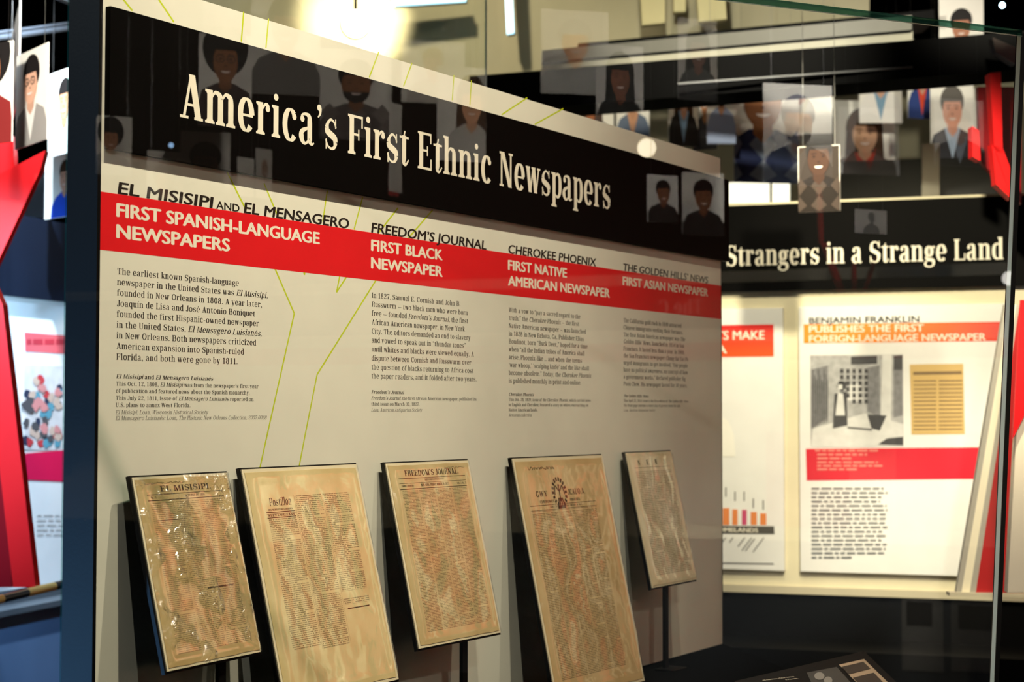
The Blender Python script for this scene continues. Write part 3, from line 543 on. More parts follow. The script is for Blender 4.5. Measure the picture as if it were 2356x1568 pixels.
def h3(w, h):
    return scrawl(.68*w, .93*w, .962*h, .0022, 44, .0005)+set_line([('FREEDOM’S JOURNAL.', SERIF_BOLD, 0)], .19*w, .925*h, .0112, .66*w) + rules((.11*w, .92*w, .912*h, .0009), (.11*w, .92*w, .885*h, .0005), (.11*w, .92*w, .853*h, .0011)) + ctext('“RIGHTEOUSNESS EXALTETH A NATION”', SERIF, .53*w, .895*h, .004, .24*w)+ctext('NEW-YORK, FRIDAY, MARCH 30, 1827.', SERIF_BOLD, .53*w, .864*h, .005, .34*w)+ctext('VOL. I. No. 3.', SERIF, .86*w, .864*h, .004, .12*w)+ctext('CORNISH & RUSSWURM'.replace('&', '-'), SERIF, .2*w, .866*h, .0035, .14*w)
def h4(w, h):
    L = set_line([('GWY', SERIF_BOLD, 0)], .17*w, .835*h, .0125, .125*w)+set_line([('JCAUO.A.', SERIF_BOLD, 0)], .52*w, .835*h, .0125, .2*w)
    L += set_line([('CHEROKEE', SERIF_BOLD, 0)], .20*w, .808*h, .0058, .16*w)+set_line([('PHOENIX.', SERIF_BOLD, 0)], .53*w, .808*h, .0058, .12*w)
    L += rules((.09*w, .82*w, .799*h, .001), (.09*w, .82*w, .779*h, .0009), (.09*w, .82*w, .774*h, .0004))+ctext('NEW ECHOTA, WEDNESDAY JANUARY 28, 1829.', SERIF, .48*w, .786*h, .004, .36*w)
    cx, cy = .43*w, .848*h        # round emblem between the words: a bird rising from flames
    p = Pen(.004, .003, 3)
    for a in range(-60, 241, 20):
        r0 = .022; L.append(seg((cx+r0*math.cos(math.radians(a)), cy+r0*1.15*math.sin(math.radians(a))), (cx+.031*math.cos(math.radians(a)), cy+.034*math.sin(math.radians(a))), .006))
    p.c([(cx-.02, cy-.005), (cx-.014, cy+.015), (cx, cy+.002), (cx+.014, cy+.015), (cx+.02, cy-.005)]); p.l(cx, cy-.02, cx, cy+.012, .004); p.b(cx, cy+.015, .0035)
    for q in (-.012, -.005, .004, .012): p.l(cx+q, cy-.032, cx+q*.6, cy-.012, .004)
    p.r(cx-.016, cy-.036, cx+.016, cy-.029)
    L += scrawl(.14*w, .42*w, .955*h, .004, 50, .0011)
    return L+p.q
def h5(w, h):
    L = []
    for i, c in enumerate('NEWS'): L += set_line([(c, SERIF_BOLD, 0)], (.2+i*.19)*w, .905*h, .012, .05*w)
    return L+rules((.12*w, .9*w, .885*h, .0007))
mount(1.9013, -.103, .03, .2459, .2393, .3017, -.0716, 'leftmost mounted old newspaper, browned, under heavily crinkled sparkling film', tan, 3, 78, (.12, .90, .07, .862), h1, 3, (60, 1.0, .50), .0042, .62)
mount(2.1683, -.0985, .02, .2445, .3303, .40, -.0241, 'wide three-column old newspaper with a blank foot, second mount from the left', (.72, .62, .36), 3, 78, (.13, .88, .20, .875), h2, 11, (9, .12, .3), .0032, .55, lt=.55, holes=((.0, .376, .778, .9), (.0, .376, .2, .215), (.632, 1, .0, .37), (.632, 1, .40, .43)))
mount(2.579, -.0992, .02, .2307, .2753, .3515, .021, 'middle mounted old newspaper with bold masthead and four dense columns', (.62, .51, .29), 4, 96, (.12, .92, .075, .846), h3, 23, (7, .10, .3), .0032, .60, lt=.55)
mount(3.0345, -.1008, .02, .2176, .3763, .52, .027, 'tallest mounted old newspaper with round emblem and wavy film', (.66, .51, .29), 5, 104, (.09, .82, .085, .768), h4, 37, (8, .14, .3), .006, .5, lt=.55)
mount(3.549, -.0994, .02, .2176, .2398, .324, .0024, 'rightmost and smallest mounted old newspaper, paled by painted glare, above a black stand', (.86, .80, .62), 3, 60, (.12, .93, .08, .86), h5, 41, (8, .12, .3), .0055, .40, ink_c=(.05, .04, .03), lt=.5)  # the film's white glare is put into this paler sheet colour
# ---------------------------------------------------------------- label stand lying on the deck
ls = empty('label_stand'); tag(ls, 'black sloping label stand with small printed pictures on the case deck', 'label stand')
a = at_z(1988, 1497, 1.03); b = at_z(1690, 1566, 1.03); c = on_plane(2062, 1568, (0, 0, 1.01), (0, 0, 1)); d = b+(c-a)*1.6; c = a+(c-a)*1.6
nrm = (c-a).cross(b-a).normalized(); nrm = nrm if nrm.z > 0 else -nrm
LF = frame(a, (a-b).normalized(), nrm); ls.matrix_world = LF; iv = LF.inverted()
face = [iv @ v for v in (a, c, d, b)]
MB().prism(face, (0, 0, -.012)).build('label_board', mt('label_black', (.012, .011, .011), .8, .05), ls)
aa, bb, cc, dd_ = a, b, c, d
MB().prism([iv @ Vector((p.x, p.y, DK)) for p in (a, c+(a-c)*.0+(c-a)*.0, d, b)], iv.to_3x3() @ Vector((0, 0, .075))).build('support', blackm, ls)
def lpt(px, py): v = iv @ on_plane(px, py, a, nrm); return (v.x, v.y)
flat('picture', [[lpt(1930, 1529), lpt(2020, 1620), lpt(2080, 1606), lpt(1988, 1516)][::-1]], mt('buff_print', (.55, .42, .30), .6, .2), ls, .0008)
flat('picture', [[lpt(1936, 1535), lpt(1952, 1552), lpt(2003, 1539), lpt(1986, 1523)][::-1], [lpt(1962, 1560), lpt(2040, 1640), lpt(2080, 1620), lpt(2010, 1548)][::-1]], mt('dark_print', (.05, .04, .035), .6, .2), ls, .0016)
flat('picture', [[lpt(1856, 1547), lpt(1880, 1600), lpt(1975, 1590), lpt(1925, 1534)][::-1]], mt('grey_print', (.06, .06, .062), .6, .2), ls, .0008)
flat('portrait_print', [[lpt(1885+12*math.cos(t/10*2*PI), 1556+9*math.sin(t/10*2*PI)) for t in range(10)][::-1], [lpt(1905+10*math.cos(t/10*2*PI), 1566+9*math.sin(t/10*2*PI)) for t in range(10)][::-1]], mt('pale_print', (.3, .29, .28), .6, .2), ls, .0016)
pA, pB = lpt(1757, 1566), lpt(1829, 1557); an = math.atan2(pB[1]-pA[1], pB[0]-pA[0]); wd_ = math.hypot(pB[0]-pA[0], pB[1]-pA[1])
def rot(Q, o, t): return [[(o[0]+(x*math.cos(t)-y*math.sin(t)), o[1]+(x*math.sin(t)+y*math.cos(t))) for x, y in P] for P in Q]
flat('label_text', rot(set_line([('ed America’s first Native', SERIF, 0)], 0, 0, .006, wd_)+set_line([('e Phoenix.', SERIF, 0)], wd_*.55, -.014, .006, wd_*.4), pA, an), lettr, ls, .0008)
# ================================================================ SECOND EXHIBIT WALL, behind on the right
PB = at(2200, 900, 5.8); EB = Vector((.247, -.969, 0)).normalized(); NB = Vector((-.969, -.247, 0)).normalized()
def sz(px, py, off=0):
    p = on_plane(px, py, PB+NB*off, NB); return (p-PB).dot(EB), p.z
w2 = empty('exhibit_wall', mtx=frame((PB.x, PB.y, 0), EB, NB)); tag(w2, 'cream exhibit wall with black title board and white boards behind the glass case', 'exhibit panel')
S0, S1 = -1.75, .62
MB().box((S0, .75, -.10), (S1, 2.300, -.004)).build('wall_core', blackm, w2)
MB().box((S0, .931, -.004), (S1, 2.300, 0)).build('graphic_panel', mt('cream_panel', (.74, .68, .48), .6, .25), w2)
MB().box((S0, .905, -.004), (S1, .931, .012)).build('bottom_rail', mt('pale_rail', (.55, .50, .36), .5, .3), w2)
t2 = MB().box((S0+.02, 1.98, .0), (S1, 2.288, .03)).build('title_board', black, w2)
sa, za = sz(1669, 614, .03); sb, _ = sz(2309, 592, .03)
flat('title_lettering', set_line([("Strangers in a Strange Land", SERIF_FINE, 0)], sa, 2.071, .073, sb-sa), lettr, t2, .0312)
MB().box((S0, 0, -.35), (S1, .75, .30)).build('plinth', blackm, w2)
def board(name, label, L, parent=None):
    o = empty(name, mtx=w2.matrix_world.copy()); tag(o, label, 'information board'); return o
white = mt('white_board', (.82, .82, .79), .5, .3)
OB = .022
b1 = board('information_board', 'white information board with orange bar chart, partly behind the main exhibit wall', 0)
x0 = -1.12; x1 = sz(1803, 1000, OB)[0]; y1 = 1.918; y0 = .986
MB().box((x0, y0, .0005), (x1, y1, OB)).build('board', white, b1, bevel=.001)
def fl2(name, px, m, parent, z=OB+.0012):
    return flat(name, [[sz(*p, off=z) for p in P] for P in px], m, parent, z)
def grad_mat(name, ca, cb, axis, lo, hi):
    m = bpy.data.materials.new(name); m.use_nodes = True; T = m.node_tree; b = T.nodes['Principled BSDF']; b.inputs['Roughness'].default_value = .45
    tc = T.nodes.new('ShaderNodeTexCoord'); sp = T.nodes.new('ShaderNodeSeparateXYZ'); T.links.new(tc.outputs['Object'], sp.inputs[0])
    mr = T.nodes.new('ShaderNodeMapRange'); mr.inputs[1].default_value = lo; mr.inputs[2].default_value = hi; T.links.new(sp.outputs[axis], mr.inputs[0])
    r = T.nodes.new('ShaderNodeMix'); r.data_type = 'RGBA'; T.links.new(mr.outputs[0], r.inputs[0]); r.inputs[6].default_value = (*ca, 1); r.inputs[7].default_value = (*cb, 1)
    T.links.new(r.outputs[2], b.inputs['Base Color']); return m
def q4(x0, y0, x1, y1, z=OB+.0012):            # rectangle on the boards from two picture corners
    a = sz(x0, y0, z); b = sz(x1, y1, z); return rect(a[0], b[1], b[0], a[1])
hA = flat('heading_band', [rect(x0+.03, sz(1780, 820, OB)[1], sz(1780, 800, OB)[0], sz(1780, 746, OB)[1])], grad_mat('red_to_orange_band', (.8, .09, .01), (.72, .01, .012), 1, 1.75, 1.86), b1, OB+.0008)
flat('heading_lettering', sans_line('IMMIGRANTS MAKE', x0+.07, sz(1760, 780, OB)[1], .031, sz(1759, 780, OB)[0]-x0-.07, .03)+sans_line('AMERICA', x0+.07, sz(1674, 812, OB)[1], .031, sz(1672, 812, OB)[0]-x0-.07, .03), lettr, b1, OB+.0022)
for i, (xa, xb, yt) in enumerate([(1600, 1613, 1130), (1622, 1634, 1145), (1642, 1655, 1158), (1663, 1678, 1168), (1685, 1697, 1171), (1707, 1718, 1172), (1727, 1741, 1177), (1749, 1763, 1180)]):
    fl2('bar', [[(xa, 1207), (xb, 1207), (xb, yt), (xa, yt)]], mt('magenta_bar', (.55, .01, .12), .5) if i == 5 else mt('orange_bar', (.75, .19, .01), .5), b1)
fl2('base_strip', [[(1560, 1226), (1782, 1228), (1781, 1210), (1560, 1208)]], ink, b1)
sA = sz(1655, 1223, OB); flat('strip_lettering', sans_line('HOMELANDS', sz(1640, 1224, OB)[0], sz(1700, 1223, OB)[1], .014, sz(1744, 1223, OB)[0]-sz(1640, 1224, OB)[0], .03), lettr, b1, OB+.0022)
lab = []
for xx, yy, L in [(1668, 1236, 14), (1685, 1236, 14), (1712, 1236, 26), (1728, 1236, 38), (1735, 1238, 36), (1756, 1236, 42)]: lab.append([(xx-L*.6, yy+L*.8), (xx-L*.6+3, yy+L*.8), (xx+3, yy), (xx, yy)])
for xx, yt in [(1670, 1120), (1691, 1130), (1712, 1130), (1733, 1146), (1756, 1150)]: lab.append([(xx-1.5, yt+22), (xx+1.5, yt+22), (xx+1.5, yt), (xx-1.5, yt)])
lab.append([(1660, 1296), (1780, 1298), (1780, 1295), (1660, 1293)])
for L_ in lab: fl2('chart_label', [L_], mt('grey_ink', (.12, .12, .12), .6), b1)
fl2('cut_out_figure', [[(1655, 1050), (1692, 1050), (1688, 1000), (1676, 968), (1664, 960), (1655, 965)]], mt('bright_print', (.9, .88, .8), .5), b1)
b2 = board('information_board', 'white information board with old engraving and orange heading band below the title board', 0)
x0 = -.537; x1 = sz(2262, 1000, OB)[0]+.09
MB().box((x0, y0, .0005), (x1, 1.92, OB)).build('board', white, b2, bevel=.001)
hb = flat('heading_band', [q4(1849, 746, 2306, 784)], grad_mat('orange_to_red_band', (.95, .27, .01), (.74, .03, .015), 0, -.30, .15), b2, OB+.0008)
def sl(s, xa, xb, yy, cap, wgt=.02, slant=0): a = sz(xa, yy, OB); b = sz(xb, yy, OB); return sans_line(s, a[0], a[1], cap, b[0]-a[0], wgt, slant)
flat('name_lettering', sl('BENJAMIN FRANKLIN', 1862, 2115, 744, .021), ink, b2, OB+.0022)
flat('heading_lettering', sl('PUBLISHES THE FIRST', 1862, 2125, 765, .024, .035)+sl('FOREIGN-LANGUAGE NEWSPAPER', 1862, 2268, 787, .024, .035), lettr, b2, OB+.0022)
# engraving: street scene with house fronts, window grid, printer pushing a barrow
eg = MB()
gp2 = flat('engraving', [q4(1864, 817, 2079, 1027)], mt('engraving_ground', (.42, .42, .42), .6, var=.5, scale=40), b2, OB+.0008)
dk, md, lt_ = mt('engraving_dark', (.06, .06, .065), .6, var=.3, scale=60), mt('engraving_mid', (.22, .22, .23), .6, var=.5, scale=60), mt('engraving_light', (.7, .7, .68), .6, var=.2, scale=30)
fl2('engraving_lights', [[(1866, 1028), (2078, 1026), (2078, 975), (1990, 950), (1870, 985)], [(2026, 975), (2030, 816), (2052, 816), (2050, 978)], [(1950, 920), (1985, 925), (1980, 880), (1955, 885)]], lt_, gp2, OB+.0014)
mdp = [[(1866, 985), (1905, 960), (1905, 840), (1866, 850)], [(1995, 945), (2024, 960), (2024, 840), (1995, 845)], [(2056, 960), (2077, 955), (2077, 850), (2056, 850)]]
for q_ in mdp: fl2('engraving_tone', [q_], md, gp2, OB+.0014)
D_ = [[(1958, 838), (2018, 836), (2018, 818), (1958, 820)], [(2056, 850), (2077, 850), (2077, 816), (2056, 818)]]
for r in range(6):
    for c_ in range(5):
        if (r, c_) in ((5, 0), (5, 1), (4, 0)): continue
        D_.append([(1933+c_*14, 858+r*14), (1941+c_*14, 858+r*14), (1941+c_*14, 848+r*14), (1933+c_*14, 848+r*14)])
for i in range(9): D_.append([(1868+i*4.3, 985-i*2), (1870+i*4.3, 985-i*2), (1871+i*4.3, 850+(i % 3)*12), (1869+i*4.3, 850+(i % 3)*12)])
D_ += [[(1925, 890), (1946, 895), (1948, 878), (1930, 876)], [(1916, 985), (1950, 978), (1948, 900), (1920, 905)], [(2005, 985), (2024, 990), (2040, 955), (1995, 953)], [(2020, 1022), (2078, 1024), (2078, 1004), (2040, 1008)], [(1950, 985), (2006, 990), (2006, 986), (1950, 981)]]
for q_ in D_: fl2('engraving_dark', [q_], dk, gp2, OB+.002)
fl2('engraving_figure', [[(1922, 955), (1944, 955), (1940, 905), (1928, 903)], [(1928, 895), (1938, 895), (1938, 884), (1928, 884)]], lt_, gp2, OB+.0026)
nb = fl2('newspaper_print', [[(2097, 999), (2220, 998), (2216, 836), (2093, 838)]], mt('ochre_print', (.62, .42, .15), .6), b2)
lines_ = [[(2101, 862), (2213, 860), (2212, 853), (2101, 855)]]
for i in range(13):
    yy = 874+i*9.3; lines_ += [[(2102, yy+3.4), (2154, yy+2.8), (2154, yy), (2102, yy+.6)], [(2160, yy+3), (2214, yy+2.4), (2214, yy-.4), (2160, yy)]]
fl2('newspaper_lines', lines_, mt('brown_ink', (.22, .14, .06), .6), nb, OB+.002)
rb = fl2('caption_band', [[(1856, 1105), (2262, 1101), (2270, 1028), (1854, 1032)]], mt('crimson_band', (.68, .01, .03), .45), b2)
rs = random.Random(4)
def greek(px0, px1, yy, h, n=None):
    out = []; x = px0
    while x < px1:
        w_ = rs.uniform(8, 26); out.append([(x, yy+h), (min(px1, x+w_), yy+h), (min(px1, x+w_), yy), (x, yy)]); x += w_+4
    return out
G_ = []
for i, (a_, b_) in enumerate([(1875, 2020), (1880, 1995), (1880, 1960)]): G_ += greek(a_, b_, 1034+i*9, 4)
for i, (a_, b_) in enumerate([(1880, 2020), (1880, 2030), (1880, 1975)]): G_ += greek(a_, b_, 1061+i*8, 4)
fl2('caption_text', G_, mt('pink_ink', (.75, .25, .2), .6), b2, OB+.0022)
G_ = []
for i in range(17): G_ += greek(1867, [2033, 2042, 2028, 2025, 2040, 2042, 2038, 2038, 2036, 2042, 2030, 2040, 2028, 2040, 2038, 2034, 1960][i], 1121+i*9.9, 4.2)
fl2('body_text', G_, mt('slate_ink', (.16, .17, .18), .6), b2, OB+.0022)
# ---------------------------------------------------------------- generic pieces placed by their corners
def slab(name, px, dl, dr, th, m, parent=None, inv=None):
    """px = TL, TR, BR, BL in the picture; left corners at depth dl, right ones at dr; extruded backwards by th"""
    P = [at(*px[0], dl), at(*px[1], dr), at(*px[2], dr), at(*px[3], dl)]
    if inv: P = [inv @ p for p in P]
    bk = (AX*Vector((1, 1, 0))).normalized()*th
    if inv: bk = inv.to_3x3() @ bk
    return MB().prism(P, bk).build(name, m, parent)
redg = mt('red_gloss', (.72, .010, .012), .4, .25); redd = mt('deep_red', (.22, .004, .008), .3, .4)
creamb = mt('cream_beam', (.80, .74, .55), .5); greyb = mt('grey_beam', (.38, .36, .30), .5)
lb = empty('leaning_frame'); tag(lb, 'leaning cream and red frame in front of the second exhibit wall, beside the corner post', 'frame')
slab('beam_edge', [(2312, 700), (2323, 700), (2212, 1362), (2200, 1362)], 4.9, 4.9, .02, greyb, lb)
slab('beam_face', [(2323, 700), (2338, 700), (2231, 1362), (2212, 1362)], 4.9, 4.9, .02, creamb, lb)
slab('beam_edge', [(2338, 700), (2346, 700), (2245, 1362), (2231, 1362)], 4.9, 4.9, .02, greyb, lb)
slab('red_face', [(2346, 700), (2450, 700), (2450, 1362), (2245, 1362)], 4.9, 4.9, .02, mt('dusky_red', (.42, .02, .02), .35, .4), lb)
slab('base_rail', [(2185, 1362), (2450, 1368), (2450, 1376), (2185, 1370)], 4.88, 4.88, .04, mt('pale_rail', (.55, .50, .36), .5, .3), lb)
sp2 = empty('side_panel'); tag(sp2, 'cream panel with red corner at the right border beyond the corner post', 'exhibit panel')
slab('panel_face', [(2352, 760), (2480, 690), (2480, 1362), (2318, 1362)], 4.4, 4.4, .03, mt('cream_beam', 0), sp2)
slab('red_corner', [(2349, 690), (2480, 690), (2480, 700), (2330, 1010)], 4.38, 4.38, .01, redg, sp2)
rf = empty('red_frame'); tag(rf, 'glossy red upright flaring at the foot, top right behind the glass', 'frame')
slab('upright', [(2276, 168), (2303, 165), (2307, 350), (2289, 350)], 5.3, 5.3, .05, redg, rf)
slab('foot', [(2287, 335), (2307, 340), (2330, 400), (2328, 458)], 5.3, 5.3, .05, redg, rf)
slab('foot', [(2282, 330), (2290, 350), (2328, 458), (2292, 424)], 5.3, 5.3, .05, redg, rf)
slab('wing', [(2237, 290), (2252, 300), (2256, 370), (2238, 360)], 5.3, 5.3, .05, redg, rf)
slab('back_plate', [(2250, 200), (2350, 200), (2350, 470), (2256, 370)], 5.45, 5.45, .03, redd, rf)
hb_ = empty('header_beam'); tag(hb_, 'long black beam hanging above the second exhibit wall', 'beam')
slab('beam', [(1080, 175), (2420, 66), (2420, 153), (1080, 262)], 6.45, 5.75, .25, black, hb_)
slab('cable_tray', [(1560, 190), (2100, 152), (2100, 156), (1560, 194)], 6.1, 5.9, .02, mt('pipe_grey', (.12, .12, .12), .4, .5), hb_)
slab('bracket', [(2284, 86), (2340, 110), (2336, 148), (2290, 118)], 5.7, 5.7, .05, mt('bracket_grey', (.16, .13, .11), .5), hb_)
lf = empty('ceiling_trough'); tag(lf, 'long grey metal lighting trough with two steps above the second exhibit wall', 'light fixture')
alum = mt('brushed_grey', (.17, .165, .14), .5, .3); alum2 = mt('pale_metal', (.42, .40, .31), .5, .3)
slab('upper_step', [(1247, 116), (2098, 35), (2098, 70), (1247, 146)], 6.7, 6.1, .1, alum, lf)
slab('lower_step', [(1247, 147), (2100, 71), (2100, 102), (1247, 175)], 6.65, 6.05, .12, alum2, lf)
slab('shadow_gap', [(1247, 143), (2099, 68), (2099, 72), (1247, 148)], 6.64, 6.04, .02, blackm, lf)
bh = empty('bulkhead'); tag(bh, 'pale soffit panels of the hall seen above the exhibit wall', 'soffit')
slab('soffit_face', [(380, -260), (2000, -260), (2000, 100), (380, 250)], 8.0, 7.6, .1, mt('olive_plaster', (.52, .49, .34), .8, .1, var=.15, scale=3), bh)
slab('soffit_step', [(1330, 100), (2150, 22), (2150, 50), (1330, 134)], 7.2, 6.8, .2, blackm, bh)
slab('soffit_patch', [(1470, -60), (1530, -60), (1530, 52), (1478, 58)], 7.4, 7.4, .05, mt('yellow_plaster', (.8, .74, .42), .7), bh)
slab('soffit_patch', [(1600, -60), (1664, -60), (1672, 44), (1608, 50)], 7.4, 7.4, .05, mt('yellow_plaster', 0), bh)
slab('soffit_patch', [(1550, -40), (1578, -40), (1578, 26), (1550, 28)], 7.4, 7.4, .05, mt('yellow_plaster', 0), bh)
# glass screen behind the wall, its right edge shows above the panel
gs = empty('glass_screen'); tag(gs, 'clear glass screen standing behind the exhibit wall with a bright vertical edge', 'glass')
A_, B_ = at(420, 900, 4.3), at(1118, 900, 4.75)
pane('glass_pane', A_, B_, .0, 2.9, .01, EYE, gs, GM=glass_mats(1.6, (.98, .99, .97)))
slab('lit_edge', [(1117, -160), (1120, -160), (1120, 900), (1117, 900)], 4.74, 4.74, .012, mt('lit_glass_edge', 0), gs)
# lamp head
def mirror(p): return p-PN*(2*(p-PA).dot(PN))
def lamp_head(x, y, d, r, label, col, st, refl=False):
    p = at(x, y, d); p = mirror(p) if refl else p; t = ((mirror(EYE) if refl else EYE+Vector((0, 0, .2)))-p).normalized(); o = empty('spot_lamp', mtx=frame(p, t.cross(Vector((0, 0, 1))).normalized()*-1, t)); tag(o, label, 'lamp')
    s = MB(); s.tube((0, 0, -.06), (0, 0, .003), r*.98, 24, r*.98); s.build('housing', blackm, o)
    s = MB(); s.tube((0, 0, .004), (0, 0, .009), r, 24); s.build('lens', mt('lamp_glow_%d' % st, (1, 1, 1), emit=(col, st)), o)
    s = MB(); s.tube((0, .0, -.05), (0, .35, -.05), .008, 8); s.build('stem', blackm, o)
    return o
lamp_head(818, 55, 7.80, .062, 'dazzling warm spot lamp above the exhibit wall', (1, .86, .55), 14)
spot('lamp_halo_fill', at(824, 20, 6.9), at(818, 50, 8.0), 360, WARM, 34, 1, .03)  # unseen spot added in front, shining back on the soffit as the halo
spot('soffit_fill', at(900, -520, 6.0), at(900, 60, 8.0), 120, WARM, 90, 1, .05)  # added spot, brightens the soffit around the lamp
spot('soffit_fill', at(1500, -420, 6.0), at(1500, 40, 7.8), 14, WARM, 80, 1, .05)  # second added spot for the right part of the soffit
lamp_head(2322, 640, 6.6, .028, 'round lamp behind the viewer, mirrored at the right end of the title board', (1, .95, .85), 9, True)
lamp_head(1488, 340, 6.0, .034, 'warm lamp behind the viewer, mirrored over the top edge of the panel', (1, .88, .6), 12, True)
lamp_head(394, 334, 5.5, .009, 'tiny blue lamp behind the viewer, mirrored in the black title board', (.3, .6, 1), 8, True)
lamp_head(2306, 12, 9, .012, 'small bluish spot lamp at the top right corner', (.5, .8, 1), 25)
for i, (P_, lab_) in enumerate([([(1158, -90), (1176, -90), (1183, 74), (1166, 77)], 'bluish white light tube pointing down beyond the glass screen'), ([(900, -14), (1072, -22), (1072, 1), (905, 12)], 'bluish white light tube lying along the top border')]):
    o = empty('light_tube'); tag(o, lab_, 'lamp')
    slab('tube', P_, 7.5, 7.5, .03, mt('tube_glow', (1, 1, 1), emit=((.45, .82, 1), 2.2)), o)
    slab('channel', [(a-3, b-3) for a, b in P_[:2]]+[(a+3, b+3) for a, b in P_[2:]], 7.55, 7.55, .04, alum, o)
spot('beam_light', (3.6, 1.2, 4.2), at(1500, 130, 6.6), 14, WARM, 70)
spot('frame_fill', at(2250, -300, 3.7), at(2300, 900, 4.8), 230, (1, .88, .66), 40)  # unseen spot added to lift the leaning frame
spot('second_wall_light', at(2120, -80, 4.3), at(2050, 800, 5.85), 190, (1, .88, .64), 60)
spot('second_wall_light', at(1700, -80, 4.9), at(1750, 800, 6.0), 80, (1, .88, .64), 60)
# ================================================================ HANGING PORTRAIT CARDS
cardw = mt('portrait_card', (.86, .84, .78), .5, .3)
def tone(c, nm): return mt(nm+'_%02d%02d%02d' % tuple(int(v*99) for v in c), c, .6, .2)
def mirror(p): return p-PN*(2*(p-PA).dot(PN))
def card(label, px, dl, dr, look, refl=False, group='hanging portrait cards', wires=True, a=1.4):
    """px = (x_left, x_right, y_top, y_bottom) where the card is seen (directly, or in the glass when refl)"""
    xl, xr, yt, yb = px; Lp = at(xl, yt, dl); Lb = at(xl, yb, dl); Rp = at(xr, yt, dr); hh = Lp.z-Lb.z
    zt = Lp.z; Rp.z = Lp.z
    o = Vector((Lp.x, Lp.y, zt-hh)); r = Vector((Rp.x, Rp.y, zt-hh))
    if refl: o, r = mirror(r), mirror(o)              # keep the print readable from its front
    e = r-o; w = e.length; e.normalize(); n = e.cross(Vector((0, 0, 1))).normalized()
    ref = EYE if not refl else mirror(EYE)
    if n.dot(ref-o) < 0: n = -n; o, e = r, -e
    root = empty('portrait_card', mtx=frame(o, e, n)); tag(root, label, 'portrait', group)
    MB().box((0, 0, -.004), (w, hh, 0)).build('card', cardw, root)
    k = hh/a; cx = w/2+look.get('cx', 0)*w; dy = look.get('dy', 0)*k; kx = w if w/k < 1.25 else k; kx = max(kx, .001)
    sc = look.get('s', 1)*1.22; dy -= .10*k
    T = lambda P: [(min(w, max(0, cx+x*kx*sc)), min(hh, max(0, y*k*sc+dy))) for x, y in P]
    def put(name, polys, col, z):
        Q = []
        for P in polys:
            t = T(P)
            if max(p[0] for p in t)-min(p[0] for p in t) > 1e-4 and max(p[1] for p in t)-min(p[1] for p in t) > 1e-4: Q.append(t)
        if Q: flat(name, Q, tone(col, name), root, z)
    sk = look['skin']; sh_ = look['shirt']; hr = look['hair']
    hs = look.get('style', 'short')
    if 'bg' in look: flat('dark_background', [rect(.002, .002, w-.002, hh-.002)], tone(look['bg'], 'bg'), root, .0004)
    if hs == 'afro': put('hair', [ell(0, .92, .31, .31)], hr, .0008)
    elif hs == 'long': put('hair', [ell(0, .86, .25, .29), [(-.27, .35), (.27, .35), (.24, .9), (-.24, .9)]], hr, .0008)
    elif hs != 'bald': put('hair', [ell(0, .90, .205, .215)], hr, .0008)
    put('clothing', [[(-.5, -.1), (.5, -.1), (.47, .3), (.32, .45), (.12, .54), (-.12, .54), (-.32, .45), (-.47, .3)]], sh_, .0014)
    if 'inner' in look: put('shirt', [[(0, .12), (.14, .54), (-.14, .54)]], look['inner'], .002)
    if look.get('pat'):
        c2 = look['pat']; D = []
        for i in range(3):
            for j in range(2): D.append([(-.3+i*.3, .02+j*.26), (-.18+i*.3, .15+j*.26), (-.3+i*.3, .28+j*.26), (-.42+i*.3, .15+j*.26)])
        put('pattern', D, c2, .0026)
    put('neck', [[(-.085, .5), (0, .42), (.085, .5), (.085, .64), (-.085, .64)]], tuple(v*.85 for v in sk), .003)
    put('face', [ell(0, .77, .165, .225)], sk, .0036)
    if hs != 'bald': put('fringe', [ell(0, .87, .172, .13, 14, 12, 168)], hr, .0042)
    if look.get('beard'): put('beard', [ell(0, .70, .155, .155, 16, 185, 355)], hr, .0042)
    put('features', [ell(-.07, .80, .022, .012, 8), ell(.07, .80, .022, .012, 8), [(-.11, .835), (-.03, .84), (-.03, .85), (-.11, .845)], [(.03, .84), (.11, .835), (.11, .845), (.03, .85)], [(-.02, .72), (.02, .72), (.012, .735), (-.012, .735)]], tuple(v*.25 for v in sk), .0048)
    put('smile', [ell(0, .672, .06, .028, 10, 180, 360)], (.85, .75, .7), .0054)
    if look.get('glasses'):
        R = []
        for s in (-.075, .075):
            for i in range(10):
                a0, a1 = 2*PI*i/10, 2*PI*(i+1)/10; R.append([(s+.06*math.cos(a0), .80+.045*math.sin(a0)), (s+.06*math.cos(a1), .80+.045*math.sin(a1)), (s+.05*math.cos(a1), .80+.036*math.sin(a1)), (s+.05*math.cos(a0), .80+.036*math.sin(a0))])
        put('glasses', R, (.02, .02, .02), .006)
    if wires:
        for q in (.12, .88): MB().tube((w*q, hh-.002, -.002), (w*q, hh+.45, -.002), .0008, 5).build('hanging_wire', mt('wire', (.3, .3, .3), .3, metal=1), root)
    return root
fair, tanned, brown, deep = (.72, .42, .30), (.58, .30, .17), (.32, .13, .06), (.16, .06, .03)
bk, br, gy, wt = (.012, .01, .01), (.06, .03, .015), (.3, .29, .28), (.8, .78, .72)
G1 = 'portrait cards hanging at the left'
card('portrait card of man in black glasses, white shirt and grey cardigan, at far left', (38, 110, 130, 346), 5.0, 4.8, dict(skin=fair, hair=bk, shirt=(.33, .32, .31), inner=(.8, .8, .78), beard=0, glasses=1, s=1.05), group=G1)
card('portrait card with curly dark hair cut off by the left border', (-70, 30, 110, 340), 4.8, 4.7, dict(skin=brown, hair=bk, shirt=(.2, .02, .02), style='afro', s=1.2), group=G1)
card('white portrait card seen nearly edge on at far left', (24, 44, 100, 300), 5.6, 5.0, dict(skin=fair, hair=br, shirt=wt), group=G1)
